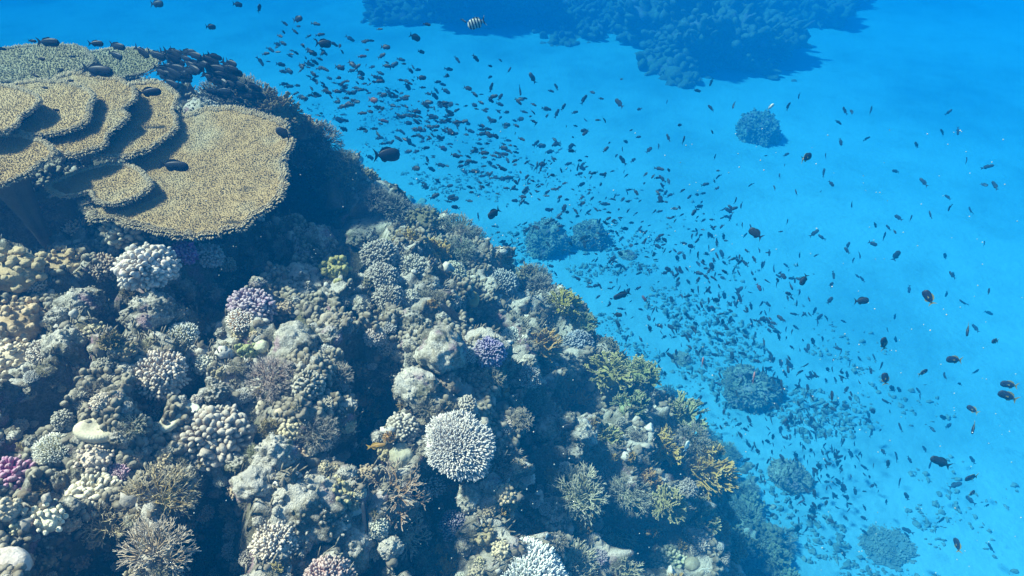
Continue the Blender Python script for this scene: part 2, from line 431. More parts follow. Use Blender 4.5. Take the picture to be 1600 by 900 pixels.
lump2 = .5 - worley(P, 12, 33); pit = np.clip(.34 - worley(P, 5.2, 40), 0, 1); fine = fbm(P, 22, 3, 50); kn = .5 - worley(P, 42, 51)
D_ = .15 * big + .20 * lump + .065 * lump2 - .50 * pit + .022 * fine + .010 * kn * 1.6
HOL = [(60, 330, 70, .35), (30, 345, 60, .3), (160, 440, 36, .3), (190, 500, 40, .35), (330, 450, 52, .4), (310, 420, 40, .35), (330, 790, 55, .4), (330, 850, 55, .35), (160, 860, 50, .35), (90, 860, 40, .25),
       (520, 300, 55, .3), (560, 360, 50, .35), (480, 320, 45, .3), (570, 470, 34, .25), (590, 640, 30, .18), (600, 590, 46, .35), (770, 500, 36, .3), (700, 770, 40, .28), (580, 880, 34, .4), (860, 720, 42, .3), (850, 640, 30, .25), (690, 860, 50, .35),
       (930, 620, 40, .3), (1000, 830, 50, .3), (1040, 720, 30, .3), (70, 630, 40, .3), (60, 760, 26, .2), (440, 500, 24, .2), (830, 800, 36, .3), (560, 700, 30, .3), (840, 390, 30, .25), (735, 450, 26, .25), (560, 545, 24, .2), (490, 250, 50, .25), (500, 280, 75, .4), (560, 315, 60, .35), (440, 310, 55, .4), (395, 385, 50, .4), (545, 400, 30, .2), (610, 340, 40, .3), (660, 420, 24, .2), (20, 640, 30, .25), (960, 740, 26, .25), (1060, 850, 30, .3), (240, 620, 26, .2), (300, 600, 24, .2)]
hd = np.zeros(len(P))
for hx, hy, hr, dep in HOL:
    rr_ = ray(hx, hy); ts = np.linspace(1.2, 7, 300); q = CAM + ts[:, None] * rr_; zz = Hf(q[:, 0], q[:, 1]); k_ = np.argmax(q[:, 2] < zz)
    if q[k_, 2] >= zz[k_]: continue
    c_ = q[k_]; rad_ = hr / 800 * T * ts[k_] * 1.1
    dd_ = np.sqrt((X - c_[0]) ** 2 + ((Y - c_[1]) * .8) ** 2) * (1 + .35 * vnoise(P, 4, 90))
    hd += dep * 1.25 * np.clip(1.15 - (dd_ / rad_) ** 2, 0, 1) ** .7
D_ -= np.minimum(hd, .72)
P2 = P + Nn * D_[:, None] + .03 * np.stack([fbm(P, 6, 2, 60), fbm(P, 6, 2, 61), 0 * Z], 1)
mb = MB(); mb.add(P2, [F], np.clip(.5 + 2 * D_, 0, 1)); reef_me = mb.mesh('reef_slope')
reef = link('reef_slope', reef_me, M_REEF); tag(reef, 'rugged coral reef slope falling away to the sand', None, None, 'structure')
BV = BVHTree.FromPolygons([tuple(v) for v in P2], [tuple(int(i) for i in f) for f in F])
sm_n = Nn  # smooth normals for orienting colonies

def hit(px, py):
    r = Vector(ray(px, py)).normalized(); loc, n, i, d = BV.ray_cast(Vector(CAM), r, 40)
    if loc is None or loc.z < .02: return None
    f = F[i][0]; return np.array(loc), sm_n[f]
def depth_of(p): return float(np.dot(np.asarray(p) - CAM, FWD))
def ground(x, y):
    loc, n, i, d = BV.ray_cast(Vector((x, y, 12)), Vector((0, 0, -1)), 30)
    return loc.z if loc is not None else 0.

# ------------------------------------------------------------------ coral library
LIB = {
    'cauliflower': [m_cauliflower(1, 250, .75, .036, .13), m_cauliflower(2, 130, .8, .048, .15), m_cauliflower(3, 230, .7, .036, .13), m_cauliflower(4, 380, .62, .027, .10, .43, 1, (.8, 1.6))],
    'corymb': [m_corymb(5, 420), m_corymb(6, 260, .024, .15, .38, .6, -.1), m_corymb(7, 340, .02, .12, .4, .8, -.2)],
    'staghorn': [m_staghorn(8), m_staghorn(9, 40, 4, .17, .013, .5), m_staghorn(10, 20, 4, .2, .018, .5, .9)],
    'bush': [m_staghorn(11, 60, 4, .16, .0105, .42), m_staghorn(12, 46, 4, .17, .013, .35, 1.0)],
    'fire': [m_fire(13), m_fire(14, 22, 5, .12, .024), m_fire(15, 14, 5, .135, .030, 3.0)],
    'lobes': [m_lobes(16, 75, .072, .36), m_lobes(17, 110, .055, .37), m_lobes(18, 60, .075, .30, .95)],
    'rock': [m_rock(19), m_rock(20, True, .9, 90), m_rock(21, True, .6, 120, .55), m_rock(22, False, .8), m_rock(23, True, 1.2, 60, .5)],
    'disc': [m_disc(1, .35, .24), m_disc(2, .25, .2), m_disc(3, .6, .30)],
    'smooth': [m_boulder(24), m_boulder(25, .3, .9), m_boulder(26, .1, .6)],
}
EXTRA = {}
MATS = {'cauliflower': M_CORAL, 'corymb': M_PALE, 'staghorn': M_CORAL, 'bush': M_CORAL, 'fire': M_FIRE, 'lobes': M_SOFT, 'rock': M_ROCK, 'disc': M_SMOOTH, 'smooth': M_SMOOTH}
NAMES = {'cauliflower': 'cauliflower_coral', 'corymb': 'acropora_coral', 'staghorn': 'staghorn_coral', 'bush': 'bushy_coral', 'fire': 'fire_coral', 'lobes': 'knobbly_coral', 'rock': 'reef_rock', 'disc': 'mushroom_coral', 'smooth': 'boulder_coral'}
CATS = {'rock': 'rock'}
for k in LIB:
    for me in LIB[k]: me.materials.clear(); me.materials.append(MATS[k])
WHITE_ME = m_corymb(99, 1500, .0105, .095, .46, .42, .0); WHITE_ME.materials.append(M_WHITE)
PURP = (.30, .16, .42); TAN = (.46, .37, .22); BRN = (.30, .22, .12); PALE = (.62, .56, .45); YEL = (.50, .42, .14); GRN = (.33, .36, .18); ORG = (.60, .30, .10); PNK = (.55, .36, .42); DRK = (.16, .13, .09); CRM = (.66, .60, .46); BLU = (.40, .44, .50)
placed = []
def place(kind, px, py, w, col, label=None, group=None, var=None, tall=1.0, mesh=None, sink=.06, upw=.5, rot=None, mat=None):
    h = hit(px, py + w * .16)
    if h is None: return None
    p, n = h; d = depth_of(p); s = w / 800 * T * d
    me = mesh or LIB[kind][random.randrange(len(LIB[kind])) if var is None else var]
    o = bpy.data.objects.new(NAMES[kind], me); COL.objects.link(o)
    tocam = norm(CAM - p)
    nn = norm(n * (1 - upw) + np.array([0, 0, 1.]) * upw + tocam * .25)
    q = Vector((0, 0, 1)).rotation_difference(Vector(nn)) @ Quaternion((0, 0, 1), random.uniform(0, 6.28) if rot is None else rot)
    o.rotation_mode = 'QUATERNION'; o.rotation_quaternion = q
    if kind == 'smooth': sink = max(sink, .22)
    o.location = Vector(p - n * sink * s); o.scale = (s * random.uniform(.88, 1.08), s * random.uniform(.88, 1.08), s * tall)
    c = np.array(col) * rng.uniform(.93, 1.07, 3); o.color = (*[float(v) for v in c], 1)
    if mat is not None:
        o.material_slots[0].link = 'OBJECT'; o.material_slots[0].material = mat
    tag(o, label or 'coral', CATS.get(kind, 'coral'), group)
    placed.append((px, py, w)); return o

# ------------------------------------------------------------------ the colonies one can pick out, where they grow
FEAT = [
 ('cauliflower', 205, 350, 80, TAN, 'tan lobed coral tucked right under the front edge of the largest table coral', 1),
 ('corymb', 122, 350, 62, TAN, 'tan finger-tipped coral just left of the lobed coral under the tables', 1),
 ('cauliflower', 233, 408, 100, (.60, .55, .50), 'pale dome coral with rounded lobes beside the small purple coral', 0),
 ('cauliflower', 290, 391, 50, (.55, .10, .55), 'small vivid purple coral between the pale dome and a whitish clump', 1),
 ('cauliflower', 326, 394, 50, (.75, .73, .70), 'whitish clump right of the small vivid purple coral below the big table', 2),
 ('lobes', 90, 408, 90, TAN, 'brown knobbly clump left of the pale dome coral', 1),
 ('cauliflower', 160, 412, 50, BRN, 'dull brown coral squeezed against the left side of the pale dome coral', 2),
 ('lobes', 25, 410, 95, TAN, 'tan knobbly mass at the left edge under the lowest table', 0),
 ('lobes', 25, 490, 110, (.55, .42, .25), 'wide warm tan knobbly mass at the left edge, middle height', 1),
 ('lobes', 20, 545, 80, (.70, .58, .45), 'brightly lit pinkish tan mass at the left edge below the wide one', 1),
 ('rock', 125, 468, 78, TAN, 'brown rock in front of the wide knobbly mass at the left', 0),
 ('rock', 110, 538, 80, (.5, .4, .25), 'tan pointed rock with small whitish corals at its left', 4),
 ('cauliflower', 66, 545, 46, PALE, 'whitish coral clump left of the tan pointed rock', 2),
 ('rock', 235, 475, 88, TAN, 'low tan rock directly below the pale dome coral', 2),
 ('corymb', 285, 518, 62, (.52, .50, .26), 'yellow-green rounded coral with fine tips below the low tan rock', 2),
 ('cauliflower', 250, 572, 90, PALE, 'pale stubby-fingered patch below the yellow-green rounded coral', 3),
 ('cauliflower', 395, 470, 70, (.36, .26, .36), 'mauve-topped coral with pale orange tips in the upper middle of the reef', 2),
 ('corymb', 378, 492, 50, (.66, .42, .20), 'orange-brown tips hanging off the mauve-topped coral', 1),
 ('lobes', 385, 545, 52, (.36, .36, .17), 'yellow-green lumpy soft coral below the mauve-topped coral', 2),
 ('rock', 415, 410, 56, BLU, 'bluish white knob of rock above the mauve-topped coral', 1),
 ('rock', 468, 432, 92, PALE, 'pale encrusted rock left of the yellow soft coral', 2),
 ('lobes', 525, 412, 62, (.56, .48, .20), 'upright yellow soft coral standing on pale rock in the upper middle', 2),
 ('bush', 448, 380, 44, (.40, .33, .25), 'small brown bushy coral below the right tip of the big table', 0),
 ('rock', 497, 365, 56, PALE, 'pale rough rock in the shade right of the big table', 0),
 ('smooth', 492, 429, 13, (.55, .18, .06), 'tiny orange-red sponge at the foot of the yellow soft coral', 0),
 ('cauliflower', 595, 390, 64, (.36, .34, .28), 'dark grey-brown finger coral, highest of the lobed row in mid reef', 3),
 ('cauliflower', 648, 412, 62, (.52, .50, .42), 'grey-tan finger coral right of the dark one in the lobed row', 3),
 ('cauliflower', 600, 425, 58, (.42, .40, .34), 'grey finger coral between the dark one and the lowest in the lobed row', 3),
 ('cauliflower', 608, 455, 56, (.55, .52, .44), 'pale finger coral, lowest of the lobed row in mid reef', 3),
 ('cauliflower', 640, 462, 38, (.6, .57, .5), 'small pale knobbed coral at the right foot of the lobed row', 2),
 ('fire', 640, 372, 50, (.40, .30, .10), 'yellow-brown fire coral above the lobed row of finger corals', 0),
 ('fire', 680, 388, 58, (.42, .29, .08), 'orange-brown fire coral left of the round pale button coral', 1),
 ('cauliflower', 709, 420, 42, (.56, .54, .40), 'round pale button coral near the top middle reef edge', 3),
 ('bush', 715, 352, 62, (.22, .30, .22), 'large dark green bushy coral on the reef edge against the blue', 1),
 ('bush', 718, 384, 60, (.28, .34, .22), 'greenish bushy coral directly above the round pale button coral', 0),
 ('cauliflower', 709, 468, 30, (.55, .5, .38), 'small tan knobbed coral touching the yellow cup sponge', 1),
 ('disc', 736, 462, 30, (.58, .50, .18), 'yellow cup-shaped sponge right of a small tan coral', 2),
 ('smooth', 515, 494, 32, PALE, 'pale smooth lump on the rocky patch in mid reef', 1),
 ('smooth', 408, 534, 26, CRM, 'cream round lump, larger of the pair below the mauve-topped coral', 0),
 ('smooth', 433, 541, 22, CRM, 'cream round lump, smaller of the pair right of the soft yellow-green coral', 0),
 ('bush', 428, 580, 86, (.40, .32, .26), 'wide brown bushy coral with thin twigs left of the knobbly brown coral', 0),
 ('cauliflower', 482, 595, 60, (.42, .37, .30), 'knobbly brown coral between two twiggy bushes in mid reef', 1),
 ('bush', 528, 582, 52, (.38, .33, .24), 'twiggy brown bush at the right of the knobbly brown coral', 1),
 ('rock', 690, 535, 92, PALE, 'pale sandy rock right of centre under the dark wrasse', 3),
 ('rock', 460, 530, 96, (.6, .6, .6), 'broad bluish pale rock in mid reef below the pale encrusted rock', 3),
 ('rock', 640, 500, 64, PALE, 'rough rock below the lobed row of finger corals', 0),
 ('cauliflower', 708, 536, 24, (.36, .20, .48), 'little violet coral on the pale sandy rock', 2),
 ('cauliflower', 764, 543, 56, (.22, .16, .46), 'deep violet dome coral right of the pale sandy rock', 3),
 ('cauliflower', 586, 522, 38, PALE, 'small pale coral on the rocky patch left of the pale sandy rock', 2),
 ('fire', 850, 532, 68, (.46, .29, .10), 'curled golden brown fire coral standing on the slope right of the violet dome', 2),
 ('fire', 880, 468, 70, (.36, .34, .06), 'olive yellow fire coral above the curled golden brown one', 0),
 ('fire', 912, 500, 56, (.22, .26, .14), 'dim green fire coral right below the olive yellow one', 1),
 ('cauliflower', 785, 436, 62, (.34, .40, .38), 'blue-green lobed coral between the button coral and the olive fire coral', 3),
 ('corymb', 802, 520, 38, (.38, .46, .34), 'small pale green coral between the violet dome and the curled fire coral', 1),
 ('bush', 765, 586, 54, (.48, .40, .26), 'light brown bushy coral below the deep violet dome', 1),
 ('cauliflower', 826, 584, 44, (.36, .38, .40), 'grey knobbed coral below the curled golden fire coral', 3),
 ('cauliflower', 905, 530, 54, (.26, .32, .42), 'bluish knobbed coral at the right of the curled golden fire coral', 3),
 ('fire', 955, 572, 78, (.30, .28, .12), 'brown-green fire coral on the slope right of the bluish knobbed coral', 0),
 ('fire', 1003, 578, 66, (.26, .27, .13), 'domed olive fire coral on the outer reef edge', 1),
 ('disc', 155, 662, 62, (.66, .60, .48), 'large oval mushroom coral with a pitted middle', 0),
 ('disc', 298, 634, 26, (.88, .86, .8), 'small flat white mushroom coral above the cream ring-shaped one', 1),
 ('disc', 266, 655, 32, CRM, 'cream ring-shaped mushroom coral beside the big brown lobed dome', 2),
 ('cauliflower', 336, 668, 112, (.44, .36, .27), 'big brown dome coral with crowded lobes right of the ring-shaped mushroom coral', 0),
 ('bush', 206, 660, 52, (.72, .66, .42), 'bright cream bushy coral between the oval and ring-shaped mushroom corals', 1),
 ('corymb', 86, 690, 64, (.70, .60, .30), 'pale yellow tufted coral left of the oval mushroom coral', 0),
 ('lobes', 150, 705, 60, CRM, 'cream lumpy coral under the oval mushroom coral', 1),
 ('cauliflower', 22, 738, 84, (.52, .14, .34), 'magenta lobed coral at the lower left edge', 1),
 ('cauliflower', 148, 765, 78, (.82, .68, .54), 'creamy pink lobed coral left of the big yellow-brown bush', 1),
 ('cauliflower', 186, 735, 40, (.45, .26, .36), 'dusky rose coral crowning the creamy pink lobed coral', 2),
 ('bush', 250, 758, 112, (.50, .38, .16), 'big yellow-brown bushy coral in the lower left', 0),
 ('staghorn', 165, 800, 88, (.46, .40, .20), 'loose olive staghorn coral hanging left of the big yellow-brown bush', 1),
 ('bush', 246, 848, 108, (.52, .44, .28), 'sandy brown bushy coral below the big yellow-brown bush', 1),
 ('lobes', 75, 800, 60, (.86, .78, .62), 'bright cream knobs above the smooth white boulder in the corner', 0),
 ('lobes', 12, 790, 56, (.60, .54, .38), 'olive tan lump at the lower left edge under the magenta coral', 2),
 ('smooth', 8, 868, 74, (.72, .66, .60), 'smooth white boulder coral in the bottom left corner', 2),
 ('rock', 432, 705, 76, PALE, 'tall pitted rock tower above the knob-covered outcrop', 4),
 ('rock', 402, 745, 72, PALE, 'pitted pale rock at the left shoulder of the knob-covered outcrop', 3),
 ('rock', 470, 780, 150, CRM, 'knob-covered pale rock outcrop, the largest rock in the lower middle', 2),
 ('cauliflower', 430, 835, 84, (.66, .60, .48), 'pale stubby-fingered coral on the left front of the big outcrop', 3),
 ('lobes', 525, 765, 70, (.66, .60, .38), 'yellowish knobs on the right flank of the big outcrop', 1),
 ('rock', 545, 845, 84, PALE, 'rough pale rock at the lower right of the big outcrop', 1),
 ('cauliflower', 515, 892, 84, (.66, .46, .44), 'pinkish lobed coral cut by the bottom edge below the outcrop', 3),
 ('bush', 496, 665, 66, (.42, .36, .28), 'thin-twigged brown bush right of the tall pitted rock tower', 0),
 ('bush', 400, 710, 44, (.38, .38, .20), 'small green bush left of the tall pitted rock tower', 1),
 ('cauliflower', 596, 663, 24, (.50, .44, .32), 'tiny knobbed coral, smaller of the two left of the white coral', 1),
 ('cauliflower', 631, 663, 54, (.68, .62, .50), 'pale knobbed coral nestled against the left of the round white coral', 1),
 ('smooth', 630, 706, 46, PALE, 'pale stony lump under the pale knobbed coral', 1),
 ('staghorn', 620, 755, 92, (.52, .30, .14), 'rust brown branching coral with pale tips below the stony lump', 2),
 ('corymb', 672, 745, 62, (.60, .34, .14), 'orange-brown coral with white tips below the round white coral', 1),
 ('staghorn', 635, 822, 70, (.82, .74, .56), 'cream stubby branching coral in the lower middle', 2),
 ('cauliflower', 712, 815, 56, (.10, .07, .22), 'dark indigo coral in the shade right of the cream branching coral', 3),
 ('smooth', 408, 630, 20, (.6, .52, .38), 'small tan knob, left of two above the tall rock tower', 0),
 ('smooth', 438, 640, 18, (.6, .52, .38), 'small tan knob, right of two above the tall rock tower', 0),
 ('lobes', 702, 592, 46, (.45, .42, .34), 'grey folded lump above the round white coral', 2),
 ('rock', 650, 598, 70, (.5, .4, .3), 'brown rock above the pale knobbed coral', 1),
 ('disc', 780, 626, 36, (.42, .42, .38), 'smooth grey-green domed coral right above the round white coral', 1),
 ('smooth', 725, 606, 34, (.46, .46, .40), 'smooth grey lump between the folded lump and the domed coral', 1),
 ('corymb', 791, 658, 32, (.72, .36, .10), 'small orange coral at the right edge of the round white coral', 1),
 ('bush', 838, 622, 58, (.36, .36, .26), 'olive bushy coral right of the smooth grey-green domed coral', 0),
 ('rock', 856, 662, 54, PALE, 'pale knobbly rock right of the small orange coral', 0),
 ('rock', 905, 672, 54, BLU, 'bluish grey rock beyond the pale knobbly rock', 1),
 ('staghorn', 765, 712, 96, (.26, .22, .16), 'shaded brown staghorn thicket right below the round white coral', 1),
 ('bush', 905, 762, 90, (.50, .50, .32), 'pale green bushy coral in front of the dark hollow', 1),
 ('bush', 985, 760, 70, (.44, .45, .30), 'greenish bushy coral right of the pale green one', 0),
 ('staghorn', 962, 822, 78, (.46, .48, .26), 'loose yellow-green staghorn coral below the greenish bushes', 1),
 ('bush', 897, 872, 86, (.56, .52, .36), 'sandy green bush beside the bright white coral at the bottom', 1),
 ('staghorn', 978, 885, 56, (.52, .52, .24), 'yellowish staghorn coral cut by the bottom edge', 0),
 ('lobes', 890, 790, 40, (.66, .62, .50), 'pale curled lump under the pale green bushy coral', 2),
 ('smooth', 936, 815, 24, (.62, .58, .46), 'small round tan knob below the pale curled lump', 0),
 ('fire', 1032, 690, 74, (.50, .33, .08), 'golden fire coral with pale edges, left of the outermost fire corals', 0),
 ('fire', 1012, 745, 56, (.40, .26, .10), 'rust brown fire coral under the golden one', 1),
 ('fire', 1042, 778, 70, (.32, .27, .14), 'dim brown fire coral low on the outer slope', 2),
 ('fire', 1105, 722, 96, (.46, .33, .08), 'broad olive gold fire coral bulging over the outer edge', 1),
 ('fire', 1068, 642, 84, (.28, .30, .14), 'dark green fire coral at the outer edge above the golden one', 0),
 ('fire', 985, 625, 66, (.24, .28, .17), 'blue-green fire coral behind the golden one', 1),
 ('fire', 950, 680, 54, (.34, .32, .14), 'olive fire coral left of the golden one', 2),
 ('fire', 1085, 800, 86, (.22, .24, .12), 'shaded fire coral beneath the broad olive gold one', 1),
 ('cauliflower', 1046, 872, 60, (.56, .54, .36), 'yellowish lobed coral near the bottom of the outer slope', 1),
 ('smooth', 1088, 878, 28, (.42, .42, .30), 'smooth olive lump right of the yellowish lobed coral', 0),
 ('lobes', 757, 832, 48, (.46, .40, .22), 'dull yellow soft lump above the bright white coral', 2),
 ('rock', 806, 818, 62, PALE, 'pale rock right of the dull yellow soft lump', 1),
 ('rock', 735, 770, 56, (.5, .4, .3), 'small brown rock above the dark indigo coral', 0),
 ('cauliflower', 937, 868, 34, (.24, .16, .34), 'muted purple coral between the sandy green bush and yellow staghorn', 2),
 ('rock', 320, 168, 66, (.6, .5, .3), 'pale crusted rock between the upper tables and the big one', 2),
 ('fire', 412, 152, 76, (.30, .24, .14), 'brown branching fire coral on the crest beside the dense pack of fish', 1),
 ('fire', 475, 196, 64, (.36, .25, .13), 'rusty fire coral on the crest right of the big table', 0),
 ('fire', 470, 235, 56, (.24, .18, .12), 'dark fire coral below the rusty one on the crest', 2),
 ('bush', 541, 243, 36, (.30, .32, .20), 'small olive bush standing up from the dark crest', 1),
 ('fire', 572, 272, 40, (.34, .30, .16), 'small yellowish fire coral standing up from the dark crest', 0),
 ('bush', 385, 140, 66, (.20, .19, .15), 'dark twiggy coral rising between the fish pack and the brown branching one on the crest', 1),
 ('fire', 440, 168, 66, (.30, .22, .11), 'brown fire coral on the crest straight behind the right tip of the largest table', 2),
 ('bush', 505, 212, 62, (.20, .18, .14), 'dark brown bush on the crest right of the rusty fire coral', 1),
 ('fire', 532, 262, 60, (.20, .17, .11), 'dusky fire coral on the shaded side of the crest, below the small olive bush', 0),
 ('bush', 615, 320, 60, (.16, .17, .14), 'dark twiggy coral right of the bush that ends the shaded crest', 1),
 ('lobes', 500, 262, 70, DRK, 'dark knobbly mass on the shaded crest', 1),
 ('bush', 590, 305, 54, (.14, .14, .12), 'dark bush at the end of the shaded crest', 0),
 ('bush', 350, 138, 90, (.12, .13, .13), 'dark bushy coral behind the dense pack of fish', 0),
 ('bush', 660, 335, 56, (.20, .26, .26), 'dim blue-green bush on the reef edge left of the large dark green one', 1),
]
group_of = {'fire': 'fire corals', 'rock': 'reef rocks', 'cauliflower': 'lobed corals', 'bush': 'bushy corals', 'staghorn': 'staghorn corals', 'corymb': 'acropora corals', 'lobes': 'knobbly corals', 'smooth': 'smooth coral lumps', 'disc': 'mushroom corals'}
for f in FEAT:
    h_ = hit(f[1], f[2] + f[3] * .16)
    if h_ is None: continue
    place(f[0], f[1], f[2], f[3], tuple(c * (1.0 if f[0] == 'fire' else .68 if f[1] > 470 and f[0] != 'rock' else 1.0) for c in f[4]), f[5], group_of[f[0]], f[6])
place('corymb', 718, 678, 114, (.46, .43, .40), 'round white coral with dense short fingers, centre of the lower reef', 'acropora corals', mesh=WHITE_ME, upw=.35, sink=.03)
place('corymb', 824, 893, 134, (.97, .95, .92), 'bright white coral fan cut by the bottom edge', 'acropora corals', mesh=WHITE_ME, upw=.55, sink=-.05, tall=1.2)

# ------------------------------------------------------------------ table corals: outlines on their own tilted planes
def table(pts, depth_at, tilt, label, thick=.022, dens=.0125, cx=None, col=(.35, .255, .13), stalk=True, nub=1.0):
    pts = np.array(pts, float)
    c0 = pts.mean(0) if cx is None else np.array(cx, float)
    O = at(c0[0], c0[1], depth_at); n = norm(np.array([tilt[0], tilt[1], 1.0]))
    W = []
    for p in pts:
        r = ray(*p); t_ = np.dot(O - CAM, n) / np.dot(r, n); W.append(CAM + t_ * r)
    W = np.array(W); O = W.mean(0)
    ex = norm(np.cross(np.array([0, 1., 0]), n)); ey = np.cross(n, ex)
    L2 = np.stack([(W - O) @ ex, (W - O) @ ey], 1)
    # closed smooth outline
    m = len(L2); K = 240; out = []
    seg = np.linalg.norm(np.roll(L2, -1, 0) - L2, axis=1); cum = np.concatenate([[0], np.cumsum(seg)]); tot = cum[-1]
    for s_ in np.linspace(0, tot, K, endpoint=False):
        i = min(np.searchsorted(cum, s_, 'right') - 1, m - 1); f = (s_ - cum[i]) / seg[i]
        p0, p1, p2, p3 = L2[(i - 1) % m], L2[i], L2[(i + 1) % m], L2[(i + 2) % m]
        out.append(.5 * ((2 * p1) + (-p0 + p2) * f + (2 * p0 - 5 * p1 + 4 * p2 - p3) * f * f + (-p0 + 3 * p1 - 3 * p2 + p3) * f ** 3))
    out = np.array(out); ang = np.arange(K)
    o3 = np.concatenate([out, np.zeros((K, 1))], 1)
    wob = 1 + .10 * vnoise(o3 + 3.7, 11, 5) + .055 * vnoise(o3, 36, 6)
    out = out * wob[:, None]
    root = bpy.data.objects.new('table_coral', None); COL.objects.link(root)
    Mw = Matrix((Vector(ex), Vector(ey), Vector(n))).transposed().to_4x4(); Mw.translation = Vector(O)
    root.matrix_world = Mw
    tag(root, label, 'coral', 'table corals')
    mb = MB(); size = math.sqrt(abs(np.sum(out[:, 0] * np.roll(out[:, 1], -1) - np.roll(out[:, 0], -1) * out[:, 1])) / 2)
    def surf(q, rad):
        und = .018 * vnoise(np.concatenate([q, np.full((len(q), 1), 1.3)], 1), 4, 8) + .008 * vnoise(np.concatenate([q, np.full((len(q), 1), 2.3)], 1), 11, 9)
        th_ = np.arctan2(q[:, 1], q[:, 0]); pol = np.stack([np.cos(th_) * 9, np.sin(th_) * 9, rad * 1.2], 1)
        und = und + .010 * vnoise(pol, 1.0, 14) * rad
        return und * size * 1.6 - .03 * size * (1 - rad ** 2) * .8
    rings = 16; V = []; A = []
    for i in range(rings + 1):
        t_ = i / rings; q = out * t_; z = surf(q, np.full(K, t_)); V.append(np.concatenate([q, z[:, None]], 1)); A.append(np.full(K, .15 + .35 * t_ ** 4))
    for i in range(1, 9):
        t_ = 1 - i / 8; q = out * t_; z = surf(q, np.full(K, t_)) - thick * min(1, i * .6) - (1 - t_) ** 1.5 * size * .14
        V.append(np.concatenate([q, z[:, None]], 1)); A.append(np.zeros(K))
    nr = len(V); V = np.concatenate(V); k = np.arange(K)
    q = np.concatenate([np.stack([i * K + k, i * K + (k + 1) % K, (i + 1) * K + (k + 1) % K, (i + 1) * K + k], 1) for i in range(nr - 1)])
    mb.add(V, [q], np.concatenate(A))
    # branchlets over the top: jittered grid kept inside the outline
    lo, hi = out.min(0), out.max(0); gx_ = np.arange(lo[0], hi[0], dens); gy_ = np.arange(lo[1], hi[1], dens)
    G = np.stack(np.meshgrid(gx_, gy_), -1).reshape(-1, 2); G += rng.uniform(-.5, .5, G.shape) * dens
    th = np.arctan2(G[:, 1], G[:, 0]); tho = np.arctan2(out[:, 1], out[:, 0]); order = np.argsort(tho)
    ro = np.interp(th, tho[order], np.linalg.norm(out, axis=1)[order], period=2 * math.pi); rr = np.linalg.norm(G, axis=1) / ro
    G = G[rr < .99]; rr = rr[rr < .99]
    g3 = np.concatenate([G, np.zeros((len(G), 1))], 1)
    dirn = norm(np.stack([G[:, 0] / size * .9, G[:, 1] / size * .9, np.full(len(G), 1.0)], 1) * np.array([1, 1, 1]) + rng.normal(size=(len(G), 3)) * .28)
    clump = np.clip(.8 + .7 * vnoise(g3, 30, 12), .35, 1.4)
    pegs(mb, np.concatenate([G, surf(G, rr)[:, None] - .002], 1), dirn, dens * 1.2 * clump * nub, dens * .36 * rng.uniform(.7, 1.25, len(G)), T_FINE, 1, .25, .42 + .45 * rr ** 6)
    # growing rim
    for layer in range(4):
        kk = int(K * 3.2 * max(1, size / .5)); a = rng.uniform(0, K, kk); i0 = a.astype(int) % K; f = (a % 1)[:, None]
        e = out[i0] * (1 - f) + out[(i0 + 1) % K] * f; t_ = 1 - layer * .022
        z = surf(e * t_, np.full(kk, t_)) - (thick * .5 if layer == 0 else 0)
        tang = out[(i0 + 1) % K] - out[i0 - 1]; nrm = norm(np.stack([tang[:, 1], -tang[:, 0]], 1)); nrm *= np.sign((nrm * e).sum(1))[:, None]
        d = np.concatenate([nrm, np.full((kk, 1), .15 + .4 * layer)], 1) + rng.normal(size=(kk, 3)) * .25
        pegs(mb, np.concatenate([e * t_, z[:, None]], 1), d, rng.uniform(.008, .020, kk) * (1.1 if layer < 2 else .8), rng.uniform(.0019, .0032, kk), T_PEG, 1, .5, 1)
    link('plate', mb.mesh('plate'), M_TABLE, root, col)
    if stalk:
        # stem from the plate down into the reef
        g = ground(O[0], O[1]); hgt = max(.15, (O[2] - g) + .1); hgt = min(hgt, stalk) if stalk is not True else hgt; ms = MB(); rg = 10; na = 28; V = []; A = []
        for i in range(rg + 1):
            t_ = i / rg; rad = size * ((.30 if stalk is not True or size > .7 else .14) * (1 - t_) ** 2.2 + (.10 if size > .7 else .06))
            for k2 in range(na):
                a = 2 * math.pi * k2 / na; w = 1 + .18 * math.sin(a * 3 + depth_at * 9) + .1 * math.sin(a * 5 + t_ * 4)
                V.append((rad * w * math.cos(a), rad * w * math.sin(a), -.035 * size - thick - hgt * t_)); A.append(.1)
        qd = [(i * na + k2, i * na + (k2 + 1) % na, (i + 1) * na + (k2 + 1) % na, (i + 1) * na + k2) for i in range(rg) for k2 in range(na)]
        ms.add(V, [np.array(qd)[:, ::-1]], A); link('stem', ms.mesh('stem'), M_SOFT, root, DRK)
    for p in pts: placed.append((p[0], p[1], 20))
    return root
TABLES = []
TABLES.append(table([(454, 217), (446, 240), (444, 262), (447, 287), (438, 308), (405, 334), (359, 358), (300, 372), (250, 362), (190, 345), (140, 338), (128, 318), (165, 290), (200, 250), (235, 215), (262, 190), (300, 172), (350, 168), (393, 173), (428, 186)], 3.18, (.02, -.22), 'largest tan table coral with a wide fan outline in the upper left', .018, .0082))
TABLES.append(table([(76, 291), (101, 304), (144, 299), (150, 312), (178, 317), (211, 306), (236, 291), (226, 275), (194, 258), (150, 262), (110, 274)], 3.05, (0, -.15), 'small ragged table coral lying over the lower left of the largest table', .012, .0085, stalk=.10))
TABLES.append(table([(262, 137), (275, 150), (270, 168), (275, 188), (262, 211), (228, 232), (190, 246), (152, 248), (140, 225), (160, 190), (175, 150), (205, 130), (236, 127)], 3.37, (.05, -.16), 'crescent-edged table coral directly above the largest table', .012, .0088, stalk=.10))
